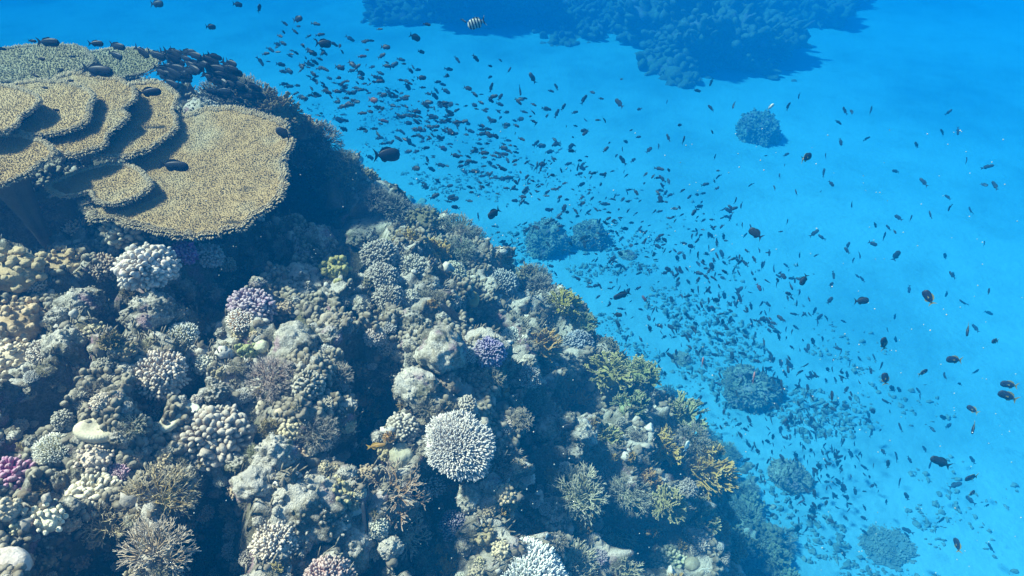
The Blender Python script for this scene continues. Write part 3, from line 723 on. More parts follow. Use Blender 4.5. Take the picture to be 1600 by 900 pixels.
TABLES.append(table([(200, 132), (208, 145), (206, 160), (192, 174), (199, 181), (183, 195), (166, 211), (156, 228), (106, 244), (60, 235), (40, 200), (60, 150), (95, 118), (150, 116)], 3.27, (.05, -.14), 'broad table coral with notched right edge, behind the crescent-edged one', .012, .0088, stalk=.10))
TABLES.append(table([(144, 150), (142, 168), (132, 188), (112, 201), (84, 209), (55, 212), (20, 205), (-15, 185), (-10, 150), (25, 131), (70, 126), (115, 133)], 3.21, (.04, -.14), 'smooth round table coral with a bright pale rim, second from the top at left', .012, .0088, stalk=.10, col=(.38, .285, .15)))
TABLES.append(table([(61, 157), (50, 170), (30, 181), (22, 195), (0, 207), (-40, 205), (-50, 175), (-35, 142), (0, 134), (42, 144)], 3.08, (.04, -.12), 'topmost table coral of the stack at the left edge', .012, .0088, stalk=.10, col=(.39, .295, .16)))
TABLES.append(table([(86, 240), (60, 258), (0, 289), (-60, 310), (-120, 270), (-60, 215), (0, 214), (50, 218)], 2.92, (.04, -.14), 'lowest table coral at the left edge with a long straight front', .012, .0088))
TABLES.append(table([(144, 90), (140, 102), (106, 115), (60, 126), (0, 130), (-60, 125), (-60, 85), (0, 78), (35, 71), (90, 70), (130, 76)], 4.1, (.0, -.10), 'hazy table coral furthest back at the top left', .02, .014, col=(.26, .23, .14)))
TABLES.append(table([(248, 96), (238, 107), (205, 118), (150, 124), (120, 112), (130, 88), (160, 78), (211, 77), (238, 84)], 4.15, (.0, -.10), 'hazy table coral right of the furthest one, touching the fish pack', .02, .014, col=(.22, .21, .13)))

# ------------------------------------------------------------------ filler colonies between the named ones
def inside_reef(px, py):
    h = hit(px, py); return h
FILL = [
 ('lobes', (.42, .36, .24), 'small dull brown knobbly clump among the corals', 'small knobbly clumps', 60, (18, 44)),
 ('cauliflower', (.45, .40, .32), 'small greyish brown stubby-lobed colony among the corals', 'small stubby lobed colonies', 56, (14, 40)),
 ('corymb', (.48, .44, .30), 'small pale-tipped tuft between larger corals', 'small pale-tipped tufts', 44, (14, 36)),
 ('bush', (.36, .32, .20), 'small twiggy brown tuft between larger corals', 'small twiggy tufts', 56, (18, 48)),
 ('rock', PALE, 'small rough pale rock between corals', 'small reef rocks', 90, (18, 60)),
 ('fire', (.32, .26, .12), 'small brown fire coral tuft on the reef', 'small fire coral tufts', 46, (18, 46)),
]
def clear(px, py, w, f=.42):
    for a, b, c, d in HOL:
        if (px - a) ** 2 + (py - b) ** 2 < (c * .8) ** 2 and random.random() < .8: return False
    for (a, b, c) in placed:
        if (px - a) ** 2 + (py - b) ** 2 < (f * (w + c) / 1.3) ** 2: return False
    return True
for kind, col, lab, grp, n, (w0, w1) in FILL:
    c = 0; tries = 0
    while c < n and tries < 3000:
        tries += 1; px = random.uniform(-20, 1180); py = random.uniform(330, 915); w = random.uniform(w0, w1)
        if py < 240 + (px - 430) * .75: continue
        if kind == 'fire' and px < 560 and random.random() < .8: continue
        if kind in ('rock', 'lobes') and px > 900: continue
        if px < 460 and py < 385: continue
        if not clear(px, py, w): continue
        h = hit(px, py)
        if h is None or depth_of(h[0]) > 5.2: continue
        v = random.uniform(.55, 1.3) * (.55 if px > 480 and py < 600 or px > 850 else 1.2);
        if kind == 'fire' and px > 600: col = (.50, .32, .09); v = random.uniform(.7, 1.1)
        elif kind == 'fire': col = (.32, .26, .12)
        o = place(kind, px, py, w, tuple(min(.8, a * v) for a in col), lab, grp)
        if o: c += 1

# colonies on the hazy outer wall below the edge
c = 0; tries = 0
wall_pl = []
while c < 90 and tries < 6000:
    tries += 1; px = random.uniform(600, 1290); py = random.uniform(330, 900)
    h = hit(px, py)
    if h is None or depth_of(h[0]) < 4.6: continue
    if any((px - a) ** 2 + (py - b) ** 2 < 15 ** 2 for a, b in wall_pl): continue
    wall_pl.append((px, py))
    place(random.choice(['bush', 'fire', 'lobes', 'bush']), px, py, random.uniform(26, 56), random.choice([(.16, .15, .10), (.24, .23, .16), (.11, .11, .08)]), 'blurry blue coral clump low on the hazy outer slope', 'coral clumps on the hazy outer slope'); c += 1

# ------------------------------------------------------------------ encrusting growth: uncountable little knobs and branchlets
fa = P2.reshape(ny, nx, 3)
sel = (P2[:, 0] > -3) & (P2[:, 0] < 2.6) & (P2[:, 1] > .5) & (P2[:, 1] < 5.4) & (P2[:, 2] > 1.2)
dens_m = vnoise(P2, 3.1, 77) + .5 * vnoise(P2, 9, 78) + .15
idx = np.where(sel & (dens_m > 0))[0]
idx = rng.choice(idx, min(52000, len(idx)), replace=False)
mb = MB(); pp = P2[idx]; kk = vnoise(pp, 1.9, 80)
n_true = norm(Nn[idx] + rng.normal(size=(len(idx), 3)) * .45 + .15)
a = kk > .02
pegs(mb, pp[a] - n_true[a] * .006, n_true[a], rng.uniform(.012, .038, a.sum()), rng.uniform(.006, .014, a.sum()), T_PEG, rng.uniform(.9, 1.8, a.sum()), .1, 1)
b = ~a & (rng.random(len(idx)) < .75)
pegs(mb, pp[b] - n_true[b] * .004, n_true[b], rng.uniform(.018, .050, b.sum()), rng.uniform(.0025, .005, b.sum()), T_FINE, 1, .1, 1)
g = link('encrusting_growth', mb.mesh('encrusting_growth'), coral_mat('crust', (.45, .40, .31), .6, .5, 1., .7, 160, .5), None, (.17, .145, .10))
tag(g, 'tiny knobs and twigs of young coral crusting the reef rock', 'encrusting growth', None, 'stuff')

# loose rubble and dead coral sticks
idx = rng.choice(np.where(sel)[0], 9000, replace=False)
mb = MB(); pp = P2[idx]; V, Fc = ICO[2]; V = V[:, :]
sc_ = rng.uniform(.006, .022, len(idx))[:, None, None] * rng.uniform(.5, 1.4, (len(idx), 1, 3))
W = pp[:, None] + V[None] * sc_ * (1 + .25 * rng.normal(size=(len(idx), len(V), 1)))
mb.add(W.reshape(-1, 3), [(Fc[None] + (np.arange(len(idx)) * len(V))[:, None, None]).reshape(-1, 3)], np.repeat(rng.random(len(idx)), len(V)))
g = link('coral_rubble', mb.mesh('coral_rubble'), coral_mat('rubble', (.60, .56, .50), .9, .5, 1., .4, 120, .7), None, (.22, .19, .15))
tag(g, 'broken bits of dead coral scattered over the reef rock', 'rubble', None, 'stuff')

n_ = 14000
t_ = rng.uniform(0, len(base) - 1.001, n_); i_ = t_.astype(int); f_ = (t_ - i_)[:, None]; bb = np.array(base)
q = bb[i_] * (1 - f_) + bb[i_ + 1] * f_ + np.abs(rng.normal(size=(n_, 1))) * np.array([[.8, .55]]) + rng.normal(size=(n_, 2)) * .5
q3 = np.concatenate([q, np.zeros((n_, 1))], 1); kp = vnoise(q3, .9, 91) + .4 * vnoise(q3, 3, 92) > .02; q3 = q3[kp]
q3[:, 2] = .10 * fbm(q3, .25, 3, 4) + .03 * fbm(q3, 1.3, 3, 9)
mb = MB(); V, Fc = ICO[2]; m_ = len(q3)
W = q3[:, None] + V[None] * np.clip(rng.gamma(2, .007, (m_, 1, 1)), 0, .028) * rng.uniform(.4, 1.6, (m_, 1, 3)) * (1 + .3 * rng.normal(size=(m_, len(V), 1)))
mb.add(W.reshape(-1, 3), [(Fc[None] + (np.arange(m_) * len(V))[:, None, None]).reshape(-1, 3)], np.repeat(rng.random(m_), len(V)))
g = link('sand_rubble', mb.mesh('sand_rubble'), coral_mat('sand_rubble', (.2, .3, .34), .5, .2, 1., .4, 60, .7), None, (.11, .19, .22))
tag(g, 'coral rubble strewn over the sand along the foot of the reef', 'rubble', None, 'stuff')

# ------------------------------------------------------------------ far reef heads on the sand
def on_sand(px, py):
    r = ray(px, py); t_ = CAM[2] / -r[2]; return CAM + t_ * r
def bommie(px, py, wpx, tall, label, name='coral_head', depth_stretch=1.0, seed=1, lev=5, bits=900, rough=.5, col=(.16, .15, .10)):
    p = on_sand(px, py); d = depth_of(p); w = wpx / 800 * T * d
    mb = MB(); V, Fc = ICO[5]; q = V + seed * 2.9
    r_ = 1 + rough * fbm(q, 1.2, 5, seed) + .15 * (.5 - worley(q, 4, seed))
    W = V * r_[:, None] * .5 * w * np.array([1, depth_stretch, tall])
    mb.add(W, [Fc], np.clip(.5 + .5 * (r_ - 1), 0, 1))
    k = rng.choice(np.where(V[:, 2] > -.15)[0], bits); s_ = w * .055
    dd = norm(V[k] + rng.normal(size=(bits, 3)) * .5)
    pegs(mb, W[k] - dd * s_ * .2, dd, s_ * rng.uniform(.5, 1.6, bits), s_ * rng.uniform(.15, .45, bits), T_PEG, rng.uniform(.8, 2, bits), .2, 1)
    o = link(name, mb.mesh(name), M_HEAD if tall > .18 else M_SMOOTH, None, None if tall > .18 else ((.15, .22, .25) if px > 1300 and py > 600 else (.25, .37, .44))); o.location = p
    return tag(o, label, 'coral head', 'coral heads on the sand')
bommie(852, 384, 64, 1.1, 'round blue coral head on the sand, left of the touching pair', seed=2)
bommie(921, 376, 54, 1.1, 'round blue coral head on the sand, right of the touching pair', seed=3)
bommie(1183, 212, 64, 1.1, 'dark coral head standing alone below the big far reef', seed=4)
bommie(1168, 612, 84, .6, 'coral head on the sand just off the outer foot of the reef', seed=5)
bommie(1235, 745, 60, .4, 'low coral head touching the foot of the reef in the lower right', seed=6)
bommie(1385, 852, 64, .12, 'low flat coral patch on the sand at the bottom right', seed=7, rough=.8)
bommie(1065, 562, 30, .6, 'small coral head beside the reef foot among the small fish', seed=8, bits=300)
#bommie(1010, 245, 120, .12, 'faint flat coral patch on the sand behind the fish school', seed=9, rough=.8, bits=60)
bommie(980, 400, 26, .5, 'tiny coral head right of the touching pair', seed=10, bits=300)
bommie(660, 342, 56, .6, 'blue coral head peeking out behind the reef edge', seed=12)
#bommie(1520, 440, 110, .06, 'faint flat rubble patch far out at the right edge', seed=13, rough=.8, bits=60)
# the big reef in the distance
def far_reef(cx, cy, cz, sx, sy, sz, seed, label):
    mb = MB(); V, Fc = ICO[5]; q = V + seed * 3.3
    r_ = 1 + .75 * fbm(q, 1.5, 6, seed) + .05 * (.5 - worley(q, 9, seed))
    W = V * r_[:, None] * np.array([sx, sy, sz]); mb.add(W, [Fc], np.clip(r_ - .5, 0, 1))
    k = rng.choice(np.where(V[:, 2] > -.1)[0], 2600); dd = norm(V[k] * np.array([1, 1, 1.4]) + rng.normal(size=(2600, 3)) * .5)
    pegs(mb, W[k] - dd * .05, dd, rng.uniform(.08, .42, 2600), rng.uniform(.03, .12, 2600), T_PEG, rng.uniform(.8, 2, 2600), .2, 1)
    o = link('far_reef', mb.mesh('far_reef'), M_FAR); o.location = (cx, cy, cz); return tag(o, label, 'reef', 'reefs in the distance')
far_reef(5.6, 20.6, 0, 2.3, 3.6, 1.9, 31, 'large dark reef looming at the top, its right and nearest part')
far_reef(-1.2, 24.4, 0, 3.2, 3.4, 2.0, 32, 'dark reef at the top, left of the large looming one')
far_reef(2.3, 23.8, -.3, 2.6, 3.0, .9, 36, 'low mottled reef between the large looming one and the dark one on its left')
far_reef(9.4, 24.6, -.2, 3.0, 3.0, 1.2, 34, 'faint low reef at the top, right of the large looming one')

# ------------------------------------------------------------------ fish
def fish_mat(name, c1, c2=None, stripes=False, belly=None):
    m, nt, b = mat_base(name); b.inputs['Roughness'].default_value = .45
    tc = nt.nodes.new('ShaderNodeTexCoord')
    n = tex(nt, 'Noise', 9, tc.outputs['Object'], Detail=3)
    c = mixc(nt, n.outputs[0], c1, tuple(x * .6 for x in c1))
    if stripes:
        w = nt.nodes.new('ShaderNodeTexWave'); w.bands_direction = 'X'; w.inputs['Scale'].default_value = 2.0; w.inputs['Distortion'].default_value = .3
        nt.links.new(tc.outputs['Object'], w.inputs['Vector']); c = mixc(nt, ramp(nt, w.outputs[1], (.45, 0.), (.55, 1.)), c, c2)
    elif c2:
        at_ = nt.nodes.new('ShaderNodeAttribute'); at_.attribute_name = 'tip'
        c = mixc(nt, ramp(nt, at_.outputs['Fac'], (.88, 0.), (1., 1.)), c, c2)
    nt.links.new(c, b.inputs['Base Color']); return m
MF_DARK = fish_mat('dark_fish_skin', (.016, .024, .036)); MF_ANTH = fish_mat('small_fish_skin', (.022, .034, .05))
MF_YT = fish_mat('yellow_tailed_fish_skin', (.015, .022, .045), (.20, .19, .07)); MF_STR = fish_mat('striped_fish_skin', (.55, .58, .5), (.015, .015, .03), True)
MF_RED = fish_mat('reddish_fish_skin', (.45, .17, .15)); MF_RED2 = fish_mat('rusty_fish_skin', (.14, .06, .06)); MF_PALE = fish_mat('pale_fish_skin', (.8, .8, .7)); MF_BRN = fish_mat('brown_fish_skin', (.30, .18, .05), (.5, .3, .05))
MF_EYE = fish_mat('fish_eye', (.01, .01, .01))

def body_mesh(hgt, wid, bend=0., peak=.36, rings=14, sides=12, blunt=.55):
    mb = MB(); V = []; A = []
    for i in range(rings + 1):
        t_ = i / rings; x = .5 - t_ * .82
        f = (math.sin(math.pi * min(1, t_ ** (math.log(.5) / math.log(peak))))) ** blunt if 0 < t_ < 1 else 0
        f = max(f, .16 if t_ > .9 else .02)
        for k in range(sides):
            a = 2 * math.pi * k / sides
            V.append((x, wid * .5 * f * math.cos(a) + bend * (t_ - .35) ** 2, hgt * .5 * f * math.sin(a))); A.append(t_ if t_ > .5 else 0)
    q = [(i * sides + k, i * sides + (k + 1) % sides, (i + 1) * sides + (k + 1) % sides, (i + 1) * sides + k) for i in range(rings) for k in range(sides)]
    mb.add(V, [np.array(q), np.array([list(range(sides))[::-1]]), np.array([[rings * sides + k for k in range(sides)]])], A)
    return mb
def slab(mb, pts, th=.012, y=0, A=1.0):
    n = len(pts); V = [(x, y + th / 2, z) for x, z in pts] + [(x, y - th / 2, z) for x, z in pts]
    mb.add(V, [np.array([list(range(n))]), np.array([list(range(2 * n - 1, n - 1, -1))]), np.array([(k, n + k, n + (k + 1) % n, (k + 1) % n) for k in range(n)])], np.full(2 * n, A))
def tail_pts(fork, h, x0=-.30):
    return [(x0, .045), (x0 - .09, h * .6), (x0 - .20, h), (x0 - .13 + fork * .0, h * .35), (x0 - .11, 0), (x0 - .13, -h * .35), (x0 - .20, -h), (x0 - .09, -h * .6), (x0, -.045)]
def small_fish(hgt, wid, bend, fork=1, fin=.06, forked=True):
    mb = body_mesh(hgt, wid, bend, rings=9, sides=8); y = bend * .45
    slab(mb, tail_pts(1, hgt * .55), .012, y)
    slab(mb, [(.22, hgt * .38), (.05, hgt * .5 + fin), (-.2, hgt * .32 + fin), (-.26, hgt * .15), (0, hgt * .36)], .012, bend * .05, .3)
    slab(mb, [(.02, -hgt * .42), (-.12, -hgt * .42 - fin), (-.24, -hgt * .2 - fin * .5), (-.26, -hgt * .12), (-.05, -hgt * .35)], .012, bend * .05, .3)
    return mb.mesh('small_fish', False)
SMALL = [small_fish(.36, .16, 0), small_fish(.30, .14, .28), small_fish(.32, .15, -.3), small_fish(.44, .17, .1), small_fish(.26, .13, -.12)]
for m_ in SMALL: m_.materials.append(MF_ANTH); m_.shade_smooth() if hasattr(m_, 'shade_smooth') else None
CHROM = [small_fish(.34, .16, 0, fin=.04), small_fish(.31, .15, .2, fin=.04), small_fish(.38, .16, -.15, fin=.05)]
for m_ in CHROM: m_.materials.append(MF_DARK)

def orient(o, px, py, d, ang, lpx, yaw=0., roll=0.):
    """heading given as an angle in the view plane, yaw away from it"""
    p = at(px, py, d); a = R(ang); h = RGT * math.cos(a) + UPV * math.sin(a)
    h = norm(h * math.cos(yaw) + FWD * math.sin(yaw))
    up = np.array([0, 0, 1.0]) * .6 + UPV * .5; z = norm(up - h * np.dot(up, h)); y = np.cross(z, h)
    if abs(roll) > 0: z, y = z * math.cos(roll) + y * math.sin(roll), y * math.cos(roll) - z * math.sin(roll)
    s = lpx / 800 * T * d / .85
    Mx = Matrix((Vector(h), Vector(y), Vector(z))).transposed()
    o.rotation_mode = 'QUATERNION'; o.rotation_quaternion = Mx.to_quaternion(); o.location = Vector(p); o.scale = (s, s, s)

FISH_PROTO = {}
def big_fish(kind):
    """body with tail, back, belly and breast fins and eyes as its parts"""
    hgt, wid, mat, tmat = {'damsel': (.50, .18, MF_DARK, MF_DARK), 'yellowtail': (.46, .18, MF_YT, MF_YT), 'sergeant': (.52, .17, MF_STR, MF_STR), 'wrasse': (.21, .15, MF_DARK, MF_DARK),
        'red': (.26, .14, MF_RED, MF_RED), 'pale': (.38, .16, MF_PALE, MF_PALE), 'surgeon': (.34, .14, MF_DARK, MF_DARK), 'brown': (.25, .14, MF_BRN, MF_BRN)}[kind]
    if kind not in FISH_PROTO:
        b = body_mesh(hgt, wid, .04, rings=18, sides=16).mesh('body'); b.materials.append(mat)
        def fin(nm, pts, y=0, m=tmat):
            mb = MB(); slab(mb, pts, .012, y); me = mb.mesh(nm, False); me.materials.append(m); return me
        parts = [('tail_fin', fin('tail_fin', tail_pts(1, max(.14, hgt * .55))), (0, 0, 0)),
                 ('dorsal_fin', fin('dorsal_fin', [(.26, hgt * .30), (.16, hgt * .5 + .03), (0, hgt * .5 + .06), (-.16, hgt * .36 + .07), (-.26, hgt * .2 + .02), (-.27, hgt * .1), (0, hgt * .40)]), (0, 0, 0)),
                 ('anal_fin', fin('anal_fin', [(.04, -hgt * .42), (-.08, -hgt * .46 - .05), (-.18, -hgt * .3 - .07), (-.26, -hgt * .14), (-.05, -hgt * .34)]), (0, 0, 0)),
                 ('pectoral_fin', fin('pectoral_fin', [(.16, .0), (.02, .05), (-.02, -.04)], wid * .48), (0, 0, 0)),
                 ('pectoral_fin', fin('pectoral_fin', [(.16, .0), (.02, .05), (-.02, -.04)], -wid * .48), (0, 0, 0))]
        e = MB(); V, Fc = ICO[2]; e.add(V * .022, [Fc]); em = e.mesh('eye'); em.materials.append(MF_EYE)
        parts += [('eye', em, (.385, wid * .24, hgt * .06)), ('eye', em, (.385, -wid * .24, hgt * .06))]
        FISH_PROTO[kind] = (b, parts)
    b, parts = FISH_PROTO[kind]
    root = link({'damsel': 'damselfish', 'yellowtail': 'yellowtail_fish', 'sergeant': 'striped_fish', 'wrasse': 'wrasse', 'red': 'reddish_fish', 'pale': 'pale_fish', 'surgeon': 'surgeonfish', 'brown': 'brown_fish'}[kind], b)
    for nm, me, loc in parts:
        c = link(nm, me, None, root); c.location = loc
    return root
BIG = [  # kind, px, py, depth, heading, length px, label
 ('sergeant', 745, 36, 4.4, -160, 24, 'fish with dark upright stripes swimming near the top middle'),
 ('damsel', 604, 242, 3.6, 5, 34, 'dark oval fish just off the end of the crest, left part of the school'),
 ('damsel', 505, 68, 4.3, 0, 20, 'plump dark fish leading above the top left of the school'),
 ('damsel', 772, 333, 3.6, -140, 20, 'dark fish left of the touching pair of coral heads'),
 ('surgeon', 972, 461, 3.7, -160, 24, 'dark elongated fish over the sand right of the olive fire coral'),
 ('damsel', 965, 492, 3.7, 0, 12, 'small round dark fish below the elongated one over the sand'),
 ('damsel', 1181, 365, 3.2, 140, 20, 'solid dark fish alone over bright sand, right of the school'),
 ('wrasse', 706, 491, 2.7, 138, 40, 'long dark wrasse hovering over the pale sandy rock'),
 ('wrasse', 572, 815, 1.95, 100, 52, 'long dark wrasse in the gap beside the big outcrop'),
 ('damsel', 443, 209, 2.95, 145, 22, 'dark fish at the right tip of the largest table coral'),
 ('surgeon', 271, 259, 2.85, -5, 38, 'dark fish over the middle of the largest table coral'),
 ('surgeon', 233, 144, 2.9, 5, 30, 'dark fish over the crescent-edged table coral'),
 ('surgeon', 152, 110, 3.2, -8, 40, 'dark fish gliding over the rear of the notched table coral'),
 ('wrasse', 398, 258, 3.0, -40, 1, ''),
 ('yellowtail', 1260, 246, 3.6, 25, 20, 'slender dark fish in open water below the lone coral head'),
 ('yellowtail', 1451, 465, 2.9, 120, 22, 'dark fish with pale tail, highest of those near the right edge'),
 ('yellowtail', 1381, 537, 2.9, 110, 20, 'dark fish with yellow tail above the middle right sand'),
 ('yellowtail', 1512, 515, 3.3, -105, 18, 'faint dark fish swimming downward near the right edge'),
 ('yellowtail', 1555, 533, 3.0, 180, 14, 'small round dark fish close to the right edge'),
 ('yellowtail', 1491, 562, 3.0, 175, 20, 'dark yellow-tailed fish facing left, below the downward swimmer'),
 ('yellowtail', 1442, 582, 3.3, 30, 14, 'little dark fish left of the one facing left'),
 ('yellowtail', 1383, 592, 3.0, 105, 18, 'dark fish pointing up with a yellow tail, below its twin'),
 ('yellowtail', 1577, 601, 3.0, 170, 20, 'dark fish at the right edge, upper of the close two'),
 ('yellowtail', 1575, 619, 2.8, 155, 24, 'dark fish at the right edge, lower and larger of the close two'),
 ('yellowtail', 1520, 640, 3.4, 140, 15, 'small dark fish left below the close two at the right edge'),
 ('yellowtail', 1521, 668, 3.3, -95, 18, 'slim dark fish swimming downward below the small one at right'),
 ('surgeon', 1470, 722, 2.9, 155, 30, 'largest dark fish in open water at the lower right'),
 ('yellowtail', 1518, 746, 3.1, -170, 20, 'dark fish with yellow belly right below the largest open-water one'),
 ('yellowtail', 1518, 771, 3.6, 30, 12, 'tiny dark fish below the yellow-bellied one'),
 ('yellowtail', 1496, 852, 3.0, 100, 19, 'dark fish with yellow tail pointing up near the bottom right'),
 ('damsel', 1300, 620, 3.4, 90, 16, 'dark fish swimming upward at the right end of the school'),
 ('damsel', 1346, 470, 3.2, 5, 18, 'dark fish in mid water above the middle right sand'),
 ('damsel', 1256, 437, 3.2, -115, 16, 'dark fish with raised fins above the right end of the school'),
 ('red', 1098, 566, 3.9, 80, 14, 'pinkish red fish above the reef foot, left of two'),
 ('red', 1178, 590, 3.9, 75, 16, 'pinkish red fish before the coral head off the reef foot, right of two'),
 ('brown', 588, 697, 2.25, 8, 26, 'orange-brown fish resting on rock left of the stony lump'),
 ('pale', 1073, 697, 3.5, 78, 16, 'pale fish sheltering in the gap behind the golden fire coral'),
 ('pale', 854, 838, 2.5, 70, 9, 'tiny white fish above the bright white coral'),
 ('damsel', 885, 668, 2.8, 5, 22, 'dark fish hiding before the bluish grey rock'),
 ('pale', 1113, 391, 3.9, 20, 8, 'tiny pale fish over the bright sand'),
 ('pale', 1204, 167, 4.4, 40, 11, 'whitish striped fish before the lone coral head'),
 ('damsel', 245, 6, 5.5, 0, 17, 'hazy dark fish high at the top left'),
 ('damsel', 371, 7, 5.5, 0, 12, 'hazy dark fish at the top, right of the other high one'),
 ('damsel', 405, 13, 5.4, 80, 12, 'hazy fish near the top pointing up'),
 ('damsel', 465, 30, 5.0, 10, 14, 'hazy dark fish above the start of the school'),
 ('damsel', 329, 42, 5.3, 0, 13, 'faint fish above the dense pack'),
 ('damsel', 648, 58, 5.2, -20, 15, 'faint dark fish below the top, left of the striped one'),
]
for k, px, py, d, ang, l, lab in BIG:
    if not lab: continue
    o = big_fish(k); yaw = random.uniform(-.5, .5) if l < 22 else random.uniform(-.25, .25)
    orient(o, px, py, d, ang, l / .95, yaw, random.uniform(-.2, .2)); tag(o, lab, 'fish', 'single fish')

def inst(meshes, name, label, cat, group):
    o = link(name, random.choice(meshes)); tag(o, label, cat, group); return o
# the dense pack at the crest
pk = []
n = 0
while n < 74:
    t_ = random.random(); cx = 250 + 150 * t_; cy = 88 + 46 * t_; px = random.gauss(cx, 16); py = random.gauss(cy + 4, 15)
    if px < 240 or py < 68 + (px - 260) * .28: continue
    o = inst(CHROM, 'pack_fish', 'dark fish in the dense pack above the crest behind the table corals', 'fish', 'dense pack of dark fish above the crest')
    orient(o, px, py, random.uniform(3.6, 4.1), random.gauss(-24, 10), random.uniform(21, 30), random.gauss(0, .25)); n += 1
for px, py, l, a in [(75, 66, 38, -8), (50, 64, 14, 0), (150, 68, 24, -5), (182, 72, 34, -14), (180, 86, 30, -20), (222, 81, 28, -38), (2, 76, 14, -10), (65, 92, 14, -10), (112, 88, 10, 0), (70, 137, 12, -10), (88, 172, 10, -5), (55, 118, 14, -15), (95, 110, 14, 10), (110, 126, 12, 0), (335, 88, 24, -22), (362, 98, 22, -30)]:
    o = inst(CHROM, 'hovering_fish', 'dark fish hovering over the tops of the table corals', 'fish', 'dark fish over the table corals')
    orient(o, px, py, random.uniform(2.6, 2.75) if py > 90 and px < 200 else 3.6, a + random.gauss(0, 4), l * .85, random.gauss(0, .25))

# the long school
def school_point():
    """band that curves from the crest out over the sand and down along the reef"""
    t_ = random.random() ** .85
    K_ = [(430, 80, 40), (540, 130, 38), (660, 185, 42), (780, 235, 55), (900, 300, 75), (1020, 370, 90), (1120, 470, 100), (1190, 570, 85), (1250, 680, 70), (1300, 790, 60)]
    s = t_ * (len(K_) - 1); i = min(int(s), len(K_) - 2); f = s - i
    x, y, w = [K_[i][j] * (1 - f) + K_[i + 1][j] * f for j in range(3)]
    dx, dy = K_[i + 1][0] - K_[i][0], K_[i + 1][1] - K_[i][1]; L = math.hypot(dx, dy)
    o = random.gauss(0, 1) * w * (.75 if random.random() < .7 else 1.35)
    return x - dy / L * o + random.gauss(0, 18), y + dx / L * o + random.gauss(0, 14), t_
def fish_spot():
    while True:
        px, py, t_ = school_point()
        if not (0 < px < 1590 and 30 < py < 895): continue
        if px < 1200 and py > 262 + (px - 560) * .72 - 4 and px < 1150: 
            if py > 270 + (px - 560) * .72: continue
        if px < 560 and py > 110 + (px - 420) * .95: continue
        h = hit(px, py); dmax = 9.0
        if h is not None: dmax = min(dmax, depth_of(h[0]) - .15)
        d = random.uniform(4.6, 8.6)
        if d > dmax: d = dmax * random.uniform(.75, 1)
        d = min(d, depth_of(on_sand(px, py)) * .93)
        if d < 2.6: continue
        return px, py, d, t_
def heading(t_, px):
    if t_ < .35: return random.gauss(-12, 20)
    if t_ < .6: return random.choice([random.gauss(-15, 25), random.gauss(195, 25), random.gauss(45, 20)])
    return random.choice([random.gauss(130, 28), random.gauss(-60, 25), random.gauss(60, 28), random.gauss(105, 20)])
sizes = []
spots = [fish_spot() for _ in range(1500)]
Ls = [(12.0 if t_ < .35 else 9.6 if t_ < .6 else 10.6) * random.uniform(.5, 1.3) * T * d / 800 for (_, _, d, t_) in spots]
order = sorted(range(len(spots)), key=lambda i: -Ls[i] / spots[i][2])
first = True
for i in order[:290]:
    px, py, d, t_ = spots[i]
    if t_ < .35: lab, g_ = 'small dark fish in the upper left arm of the school', 'upper left arm of the fish school'
    elif t_ < .65: lab, g_ = 'small dark fish in the crowded middle of the school', 'crowded middle of the fish school'
    else: lab, g_ = 'small dark fish in the loose lower right arm of the school', 'lower right arm of the fish school'
    o = inst(SMALL, 'small_fish', lab, 'fish', g_)
    lp = Ls[i] / (T * d / 800)
    if random.random() < .05: o.material_slots[0].link = 'OBJECT'; o.material_slots[0].material = MF_RED2; o['label'] = lab.replace('small dark fish', 'small rusty pink fish')
    orient(o, px, py, d, heading(t_, px), lp, random.gauss(0, .45), random.gauss(0, .25))
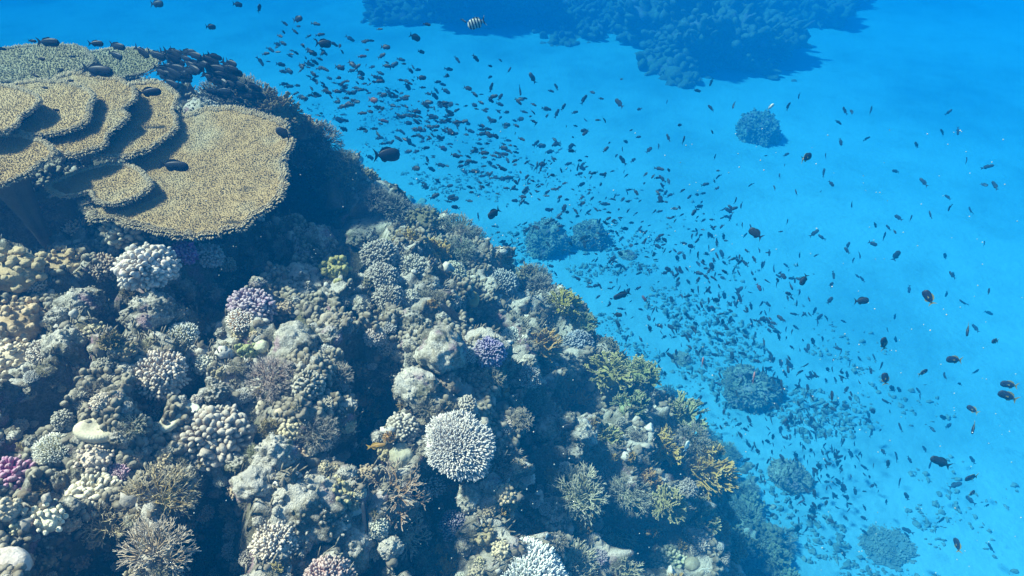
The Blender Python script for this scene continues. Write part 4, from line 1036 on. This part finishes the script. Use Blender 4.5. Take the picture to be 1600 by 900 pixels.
# the rest of the countless school as one object
data = []
for m_ in SMALL:
    co = np.empty(len(m_.vertices) * 3); m_.vertices.foreach_get('co', co)
    data.append((co.reshape(-1, 3), [list(p.vertices) for p in m_.polygons]))
polys = [{k: np.array([p for p in ps if len(p) == k]) for k in set(len(p) for p in ps)} for _, ps in data]
mb = MB(); dummy = bpy.data.objects.new('tmp', None)
rest = [(spots[i], Ls[i]) for i in order[290:]]
for _ in range(260):   # stragglers far out over the sand
    px, py = random.uniform(650, 1560), random.uniform(90, 880)
    if px < 1200 and py > 270 + (px - 560) * .72 - 20: continue
    if py < 130 and px > 900 or py < px * .1: continue
    rest.append(((px, py, min(random.uniform(5.5, 8.5), depth_of(on_sand(px, py)) * .9), .7), random.uniform(.06, .10)))
for (px, py, d, t_), l in rest:
    orient(dummy, px, py, d, heading(t_, px), l / (T * d / 800), random.gauss(0, .5), random.gauss(0, .3))
    Mx = np.array(Matrix.LocRotScale(dummy.location, dummy.rotation_quaternion, dummy.scale)); k = random.randrange(len(SMALL))
    V = data[k][0] @ Mx[:3, :3].T + Mx[:3, 3]; mb.add(V, list(polys[k].values()))
bpy.data.objects.remove(dummy)
o = link('fish_school', mb.mesh('fish_school', False), MF_ANTH); tag(o, 'countless tiny dark fish filling the school over the sand', 'fish school', None, 'stuff')

# drifting specks of plankton
mb = MB(); V, Fc = ICO[2]; n_ = 420
q = np.array([at(random.uniform(0, 1600), random.uniform(100, 900), 1.) for _ in range(n_)]); dd_ = np.empty(n_)
for k_ in range(n_):
    px, py = random.uniform(300, 1600), random.uniform(200, 900); h = hit(px, py); mx = depth_of(h[0]) - .05 if h is not None else 6
    d = random.uniform(1.6, max(1.8, mx)); q[k_] = at(px, py, d); dd_[k_] = d
W = q[:, None] + V[None] * (rng.uniform(.0005, .0011, n_) * dd_)[:, None, None]
mb.add(W.reshape(-1, 3), [(Fc[None] + (np.arange(n_) * len(V))[:, None, None]).reshape(-1, 3)])
g = link('drifting_specks', mb.mesh('drifting_specks'), M_SMOOTH, None, (.55, .55, .5)); tag(g, 'tiny pale specks of plankton drifting in the water', 'plankton', None, 'stuff')

# ------------------------------------------------------------------ the water itself
import bmesh
bm = bmesh.new(); bmesh.ops.create_cube(bm, size=1)
hz = bpy.data.meshes.new('haze'); bm.to_mesh(hz); bm.free()
ho = bpy.data.objects.new('haze', hz); COL.objects.link(ho)
z0, z1 = -2.9, 6.75
ho.scale = (150, 120, z1 - z0); ho.location = (0, 32, (z0 + z1) / 2); tag(ho, 'clear blue sea water thickening with distance', 'water', None, 'stuff')
hm = bpy.data.materials.new('haze'); hm.use_nodes = True; nt = hm.node_tree; nt.nodes.clear()
pv = nt.nodes.new('ShaderNodeVolumePrincipled'); mo = nt.nodes.new('ShaderNodeOutputMaterial'); nt.links.new(pv.outputs[0], mo.inputs['Volume'])
pv.inputs['Color'].default_value = (*HAZE_COL, 1); pv.inputs['Density'].default_value = HAZE_DENS
pv.inputs['Absorption Color'].default_value = (*HAZE_ABS, 1); pv.inputs['Anisotropy'].default_value = -0.3
hz.materials.append(hm)
